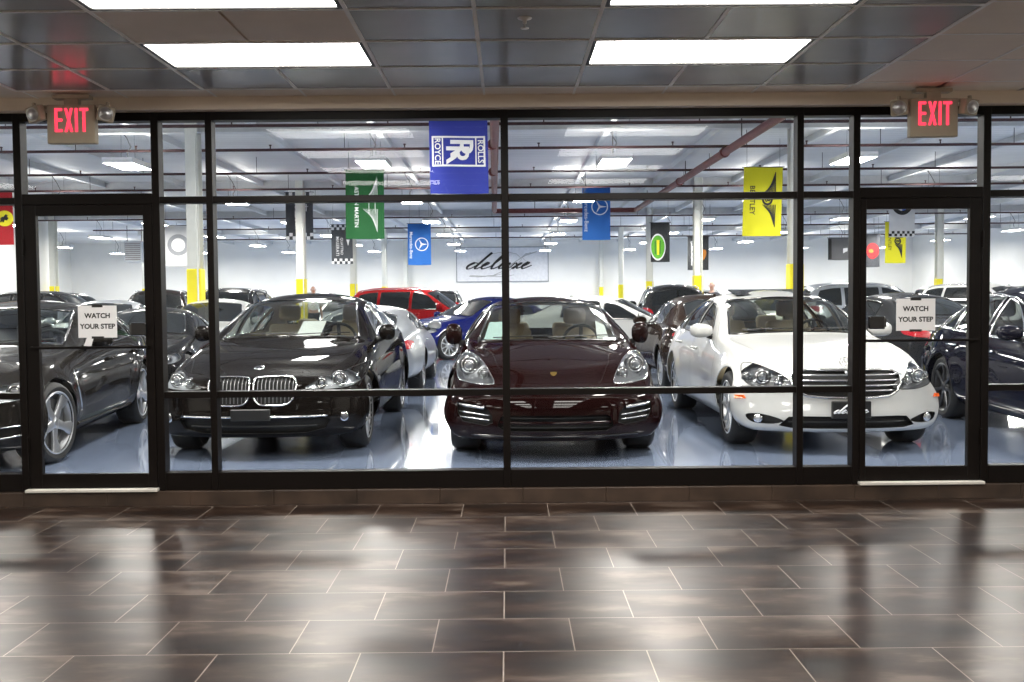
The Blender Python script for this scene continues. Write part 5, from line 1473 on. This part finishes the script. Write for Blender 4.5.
def am(bm, w, h):
    txt(bm, 'ASTON MARTIN', .13, -w * .22, -.04 * h, .001); wings(bm, .0, h * .80, w * .5, w * .05, 11, .007, .08)
    line(bm, (w * .10, -.13 * h), (w * .10, .13 * h), .012); line(bm, (w * .26, -.13 * h), (w * .26, .13 * h), .012)
flag(348, 386, 171, 239, 24, CL['green'], 'dark green flag with white wings emblem beside the royal blue flag', [('emblem', IK['white'], am)], .05, 1, .005)
def star(cx, cz, r):
    def f(bm, w, h):
        k = w; ring(bm, cx * k, cz * h, r * k * .87, r * k)
        for a in (0, 120, 240):
            a = R(a); d = Vector((math.cos(a), math.sin(a))); n = Vector((-d.y, d.x)); c0 = Vector((cx * k, cz * h)); flat(bm, [tuple(c0 + n * r * k * .14), tuple(c0 - n * r * k * .14), tuple(c0 + d * r * k * .9)], .0065)
        txt(bm, 'Mercedes-Benz', h * .105, -.36 * w, -.02 * h, .001)
    return f
flag(409, 432, 224, 265, 40, CL['sky'], 'sky blue flag with a ringed star beside the script banner and green flag', [('emblem', IK['white'], star(.1, 0, .29))], .04, 2)
flag(583, 611, 187, 240, 33, CL['sky'], 'sky blue flag with a ringed star, hung near the red cross pipe', [('emblem', IK['white'], star(.12, .12, .30))], .04, .3)
def ben(bm, w, h):
    txt(bm, 'BENTLEY', .17, -w * .28, .02 * h, .002); wings(bm, .03 * h, h * .80, w * .46, w * .08, 9, .020, .10); ring(bm, w * .12, .03 * h, .085, .135); txt(bm, 'B', .19, w * .12, .03 * h, .006)
flag(744, 783, 168, 236, 24, CL['yellow'], 'bright yellow flag with black winged letter, nearer the glass', [('emblem', IK['black'], ben)], .05, .2, .02)
flag(885, 906, 222, 263, 40, CL['yellow'], 'smaller yellow winged flag half behind the white checkered flag', [('emblem', IK['black'], ben)], .03, 1.2)
flag(651, 670, 223, 262, 38, CL['black'], 'black flag with a lime green oval emblem beside a column', [('emblem', IK['lime'], lambda bm, w, h: flat(bm, arc(-w * .12, -.12 * h, w * .36, 0, 360, 28, h * .30)[:-1])), ('emblem_ring', IK['white'], lambda bm, w, h: ring(bm, -w * .12, -.12 * h, w * .36, w * .41, 28, .0065, .30 * h / (.36 * w))), ('emblem_core', IK['yel'], lambda bm, w, h: flat(bm, [(-w * .16, -.32 * h), (-w * .05, -.32 * h), (-w * .03, .06 * h), (-w * .18, .06 * h)], .010)), ('emblem_lines', IK['navyp'], lambda bm, w, h: [line(bm, (x * w, -.30 * h), (x * w, .04 * h), .03, .0105) for x in (-.26, .0)])], .03, 2)
flag(688, 709, 237, 270, 46, CL['black'], 'black flag with an orange crest, half behind a column', [('emblem', IK['orange'], lambda bm, w, h: flat(bm, smooth_poly([(.10 * w, .1 * h), (.36 * w, .1 * h), (.38 * w, -.05 * h), (.24 * w, -.2 * h), (.08 * w, -.06 * h)], 3))), ('emblem_lettering', IK['white'], lambda bm, w, h: txt(bm, 'LAMBORGHINI', h * .11, -.30 * w, 0, .001))], .04, 0)
def chk(n):
    def f(bm, w, h):
        sq = w / n; checks(bm, w, -h / 2, n, sq); checks(bm, w, h / 2 - 2 * sq, n, sq)
    return f
flag(288, 315, 193, 240, 34, CL['dark'], 'slate flag with checkered edges hanging behind a column', [('checkers', IK['white'], chk(8)), ('emblem_lettering', IK['white'], lambda bm, w, h: txt(bm, 'MASERATI', h * .12, -.10 * w, 0, .001)), ('emblem', IK['white'], lambda bm, w, h: [line(bm, (w * .25, .1 * h), (w * .25, .25 * h), .03), line(bm, (w * .18, .2 * h), (w * .32, .2 * h), .02)])], .03, 1)
flag(333, 354, 225, 264, 40, CL['dark'], 'slate flag with checkered edges beside the green flag', [('checkers', IK['white'], chk(8)), ('emblem_lettering', IK['white'], lambda bm, w, h: [txt(bm, 'MASERATI', h * .11, -.22 * w, -.05 * h, .001), txt(bm, 'QUATTRO', h * .09, -.02 * w, -.05 * h, .001)]), ('emblem', IK['white'], lambda bm, w, h: flat(bm, [(w * .2, .12 * h), (w * .36, .12 * h), (w * .28, -.04 * h)]))], .03, 1)
def quarter(a0):
    def f(bm, w, h):
        for a in a0: flat(bm, [(0, .19 * h)] + arc(0, .19 * h, w * .25, a, a + 90, 10), .0075)
    return f
flag(889, 915, 190, 237, 35, CL['white'], 'white flag with blue and white roundel and checkered hem', [('emblem_ring', IK['black'], lambda bm, w, h: ring(bm, 0, .19 * h, w * .25, w * .41, 36)), ('emblem', IK['blue'], quarter((90, 270))), ('emblem_field', IK['white'], quarter((0, 180))), ('checkers', IK['black'], lambda bm, w, h: checks(bm, w, -h / 2 + .02, 10, w / 10))], .03, .5)
flag(862, 880, 235, 267, 46, CL['dark'], 'slate flag with a red oval emblem beside the glass door frame', [('emblem', IK['red'], lambda bm, w, h: flat(bm, arc(.1 * w, 0, w * .36, 0, 360, 28, h * .25)[:-1])), ('emblem_core', IK['orange'], lambda bm, w, h: flat(bm, arc(.02 * w, -.0 * h, w * .14, 0, 360, 16, h * .06)[:-1], .0095))], .03, 1)
flag(828, 850, 238, 260, 48, CL['grey'], 'grey flag with a dark striped edge beside the white luxury sedan roof', [('emblem', IK['black'], lambda bm, w, h: flat(bm, [(-.48 * w, -.45 * h), (-.34 * w, -.45 * h), (-.34 * w, .45 * h), (-.48 * w, .45 * h)])), ('emblem_patch', IK['white'], lambda bm, w, h: flat(bm, [(.20 * w, -.2 * h), (.4 * w, -.1 * h), (.4 * w, .05 * h), (.2 * w, .02 * h)]))], .03, 1)
def horse(bm, w, h):
    # rearing horse, a few curved masses
    cx, cz, k = .25 * w, .0, .075 * w
    o = [(-2.6, -3.0), (-2.0, -1.2), (-2.4, .2), (-1.4, 1.2), (-.2, 1.3), (.6, 2.6), (1.4, 3.2), (1.9, 2.6), (2.6, 2.3), (2.2, 1.8), (1.6, 1.7), (1.5, .8), (2.6, .9), (3.0, 0), (2.6, .3), (1.2, .1), (.8, -.5), (1.8, -1.0), (1.5, -1.7), (.3, -.9), (-.6, -.8), (-.8, -1.8), (-.2, -3.0), (-.9, -3.0), (-1.5, -1.6), (-1.9, -3.0)]
    flat(bm, [(cx + x * k * .55, cz + z * k * .5) for x, z in o], .014)
flag(-18, 17, 193, 245, 30, CL['red'], 'red flag with a yellow oval and black rearing animal on the side wall', [('emblem', IK['yel'], lambda bm, w, h: flat(bm, arc(.26 * w, .0, w * .25, 0, 360, 32, h * .15)[:-1])), ('emblem_figure', IK['black'], horse)], .02, .4)
flag(166, 194, 226, 266, 40, CL['white'], 'white flag with a grey ring behind the first yellow column', [('emblem_ring', IK['grey'], lambda bm, w, h: ring(bm, .02 * w, .02 * h, w * .24, w * .38, 32)), ('emblem', IK['white'], lambda bm, w, h: flat(bm, arc(.02 * w, .02 * h, w * .24, 0, 360, 24)[:-1]))], .02, .2)

# ------------------------------------------------------------------ script banner on the back wall
t = empty('script_sign', (lx_(503, BY), BY - .06, lz_(503, 264.5, BY)))
w, h = 92 * BY / F, 35 * BY / F
bm = bmesh.new(); box(bm, -w / 2, w / 2, -.02, .05, -h / 2, h / 2); obj('panel', bm, M['white_cloth'], t)
bm = bmesh.new()
for a in ((-w / 2, w / 2, -h / 2, -h / 2 + .05), (-w / 2, w / 2, h / 2 - .05, h / 2), (-w / 2, -w / 2 + .05, -h / 2, h / 2), (w / 2 - .05, w / 2, -h / 2, h / 2)): box(bm, a[0], a[1], -.05, -.01, a[2], a[3])
obj('border', bm, IK['grey'], t)
pale = pm('pale_grey_print', (.48, .48, .47), .8)
bm = bmesh.new()
def swirl(pts, r): tube(bm, [Vector((x * w / 2, -.025, z * h / 2)) for x, z in pts], r, 6)
swirl([(.75, .72), (.5, .5), (.25, .1), (0, -.4), (-.2, -.62), (-.5, -.70), (-.72, -.66)], .028)
swirl([(-.45, -.05), (-.40, .35), (-.2, .62), (.05, .72), (.3, .6), (.42, .3), (.3, -.1), (.05, -.5), (-.2, -.64)], .022)
swirl([(.5, .2), (.42, .4), (.5, .58), (.62, .66)], .02); swirl([(-.7, -.62), (0, -.7), (.25, -.6)], .02)
obj('flourish', bm, pale, t)
bm = bmesh.new(); script(bm, w * .71, Matrix.Translation((-.14, -.045, .1)) @ Matrix.Scale(1, 4) @ TU, .055); obj('lettering', bm, M['ink'], t)
tag(t, 'wide white banner with black script lettering on the back wall', 'banner')

# unit heater hung near the far side wall
t = empty('unit_heater', (lx_(137, 50), 50, lz_(137, 252, 50)))
bm = bmesh.new(); box(bm, -.42, .42, -.25, .3, -.5, .5, .02, 2); obj('casing', bm, M['girder'], t)
bm = bmesh.new()
for k in range(9): box(bm, -.36, .36, -.28, -.25, -.4 + k * .095, -.4 + k * .095 + .03)
obj('louvre', bm, pm('brown_grey', (.2, .17, .16), .5), t)
bm = bmesh.new()
for s in (-.35, .35): tube(bm, [(s, 0, .5), (s, 0, SCZ - lz_(137, 252, 50))], .015, 6)
obj('hanger_rod', bm, M['cable'], t)
tag(t, 'grey unit heater hung high near the far corner', 'heater')

# ------------------------------------------------------------------ two men far back
def person(x, y, h, rz, shirt, label):
    t = empty('person', (x, y, SF), rz); k = h / 1.8
    J = {'pel': (0, 0, .97), 'chest': (0, .01, 1.30), 'neck': (0, .01, 1.50), 'jaw': (0, -.015, 1.60), 'head': (0, -.005, 1.69), 'top': (0, .005, 1.77)}
    V = []; Rr = []; E = []
    def add(p, r): V.append((p[0] * k, p[1] * k, p[2] * k)); Rr.append((r[0] * k, r[1] * k)); return len(V) - 1
    pel = add(J['pel'], (.15, .11)); wa = add((0, 0, 1.12), (.14, .10)); ch = add(J['chest'], (.165, .11)); sh = add((0, .01, 1.42), (.10, .075)); nk = add(J['neck'], (.056, .056)); jw = add((0, -.012, 1.575), (.062, .07)); hd = add(J['head'], (.076, .092)); tp = add(J['top'], (.05, .06))
    E += [(pel, wa), (wa, ch), (ch, sh), (sh, nk), (nk, jw), (jw, hd), (hd, tp)]
    for s in (-1, 1):
        prev = pel
        for p, r in (((.095, 0, .88), (.088, .09)), ((.10, -.01, .52), (.058, .062)), ((.10, .02, .30), (.052, .056)), ((.10, .03, .09), (.036, .042)), ((.105, -.07, .035), (.042, .03)), ((.11, -.16, .025), (.035, .02))):
            i = add((s * p[0], p[1], p[2]), r); E.append((prev, i)); prev = i
        prev = sh
        for p, r in (((.185, .01, 1.41), (.058, .058)), ((.235, .03, 1.13), (.043, .045)), ((.245, -.04, .88), (.03, .032)), ((.247, -.06, .80), (.038, .02))):
            i = add((s * p[0], p[1], p[2]), r); E.append((prev, i)); prev = i
        hand = prev
        for q, (dx, dl) in enumerate(((-.03, .085), (-.01, .098), (.01, .092), (.028, .075))):
            a = add((s * .247, -.06 + dx, .775), (.009, .009)); b = add((s * .242, -.07 + dx, .775 - dl * .6), (.008, .008)); c2 = add((s * .232, -.075 + dx, .775 - dl), (.007, .007)); E += [(hand, a), (a, b), (b, c2)]
        a = add((s * .235, -.105, .79), (.01, .01)); b = add((s * .228, -.122, .75), (.008, .008)); E += [(hand, a), (a, b)]
    def skinned(idx, scale):
        me = bpy.data.meshes.new('p'); mp = {i: n for n, i in enumerate(idx)}
        me.from_pydata([V[i] for i in idx], [(mp[a], mp[b]) for a, b in E if a in mp and b in mp], [])
        o = bpy.data.objects.new('p', me); C.objects.link(o); md = o.modifiers.new('s', 'SKIN'); 
        for n, i in enumerate(idx): me.skin_vertices[0].data[n].radius = (Rr[i][0] * scale + (.008 if scale > 1 else 0), Rr[i][1] * scale + (.008 if scale > 1 else 0))
        me.skin_vertices[0].data[0].use_root = True
        o.modifiers.new('u', 'SUBSURF').levels = 1; o.modifiers['u'].render_levels = 1
        dg = bpy.context.evaluated_depsgraph_get(); dg.update(); m2 = bpy.data.meshes.new_from_object(o.evaluated_get(dg)); bpy.data.objects.remove(o)
        for p in m2.polygons: p.use_smooth = True
        return m2
    n = len(V)
    body = skinned(list(range(n)), 1.0); b = link('body', body, t, [M['skin']])
    # face: brow, nose, ears, eyes, mouth as small relief parts of the head
    bm = bmesh.new()
    for s in (-1, 1):
        bmesh.ops.create_icosphere(bm, subdivisions=2, radius=.013 * k, matrix=Matrix.Translation((s * .032 * k, -.092 * k, 1.675 * k)))
    obj('eye', bm, M['paper'], b, True)
    bm = bmesh.new(); bmesh.ops.create_icosphere(bm, subdivisions=2, radius=.016 * k, matrix=Matrix.Translation((0, -.102 * k, 1.648 * k)) @ Matrix.Diagonal((.8, 1.2, 1.7, 1)))
    for s in (-1, 1): bmesh.ops.create_icosphere(bm, subdivisions=2, radius=.03 * k, matrix=Matrix.Translation((s * .082 * k, .0, 1.66 * k)) @ Matrix.Diagonal((.35, .7, 1.1, 1)))
    obj('nose_and_ears', bm, M['skin'], b, True)
    bm = bmesh.new(); bmesh.ops.create_icosphere(bm, subdivisions=2, radius=.02 * k, matrix=Matrix.Translation((0, -.082 * k, 1.61 * k)) @ Matrix.Diagonal((1.2, .5, .3, 1))); obj('mouth', bm, IK['red'], b, True)
    up = [0, 1, 2, 3]; 
    arms = [i for i in range(n) if V[i][2] > 1.1 * k and abs(V[i][0]) > .15 * k]
    s_ = link('shirt', skinned(up + arms, 1.1), t, [shirt])
    legs = [0] + [i for i in range(n) if V[i][2] < .92 * k and abs(V[i][0]) < .15 * k and V[i][2] > .06 * k]
    link('trousers', skinned(legs, 1.12), t, [M['trousers']])
    tag(t, label, 'person'); return t
person(-6.16, 32.5, 1.86, R(20), M['shirt'], 'bald person in a white shirt standing among the far cars')
person(6.02, 30.2, 1.86, R(-30), pm('dark_shirt', (.05, .05, .06), .85), 'bald person in dark clothes behind the white luxury sedan roof')

# ------------------------------------------------------------------ light and output
w = bpy.data.worlds.new('world'); SC.world = w; w.use_nodes = True
w.node_tree.nodes['Background'].inputs[0].default_value = (.02, .02, .02, 1)
vs = SC.view_settings; vs.view_transform = 'Standard'; vs.look = 'None'; vs.gamma = 1; vs.exposure = EXPOSURE; vs.use_curve_mapping = False
cy = SC.cycles; cy.use_denoising = True; cy.max_bounces = 10; cy.transparent_max_bounces = 24; cy.glossy_bounces = 6; cy.diffuse_bounces = 5; cy.sample_clamp_indirect = 5; cy.caustics_reflective = False
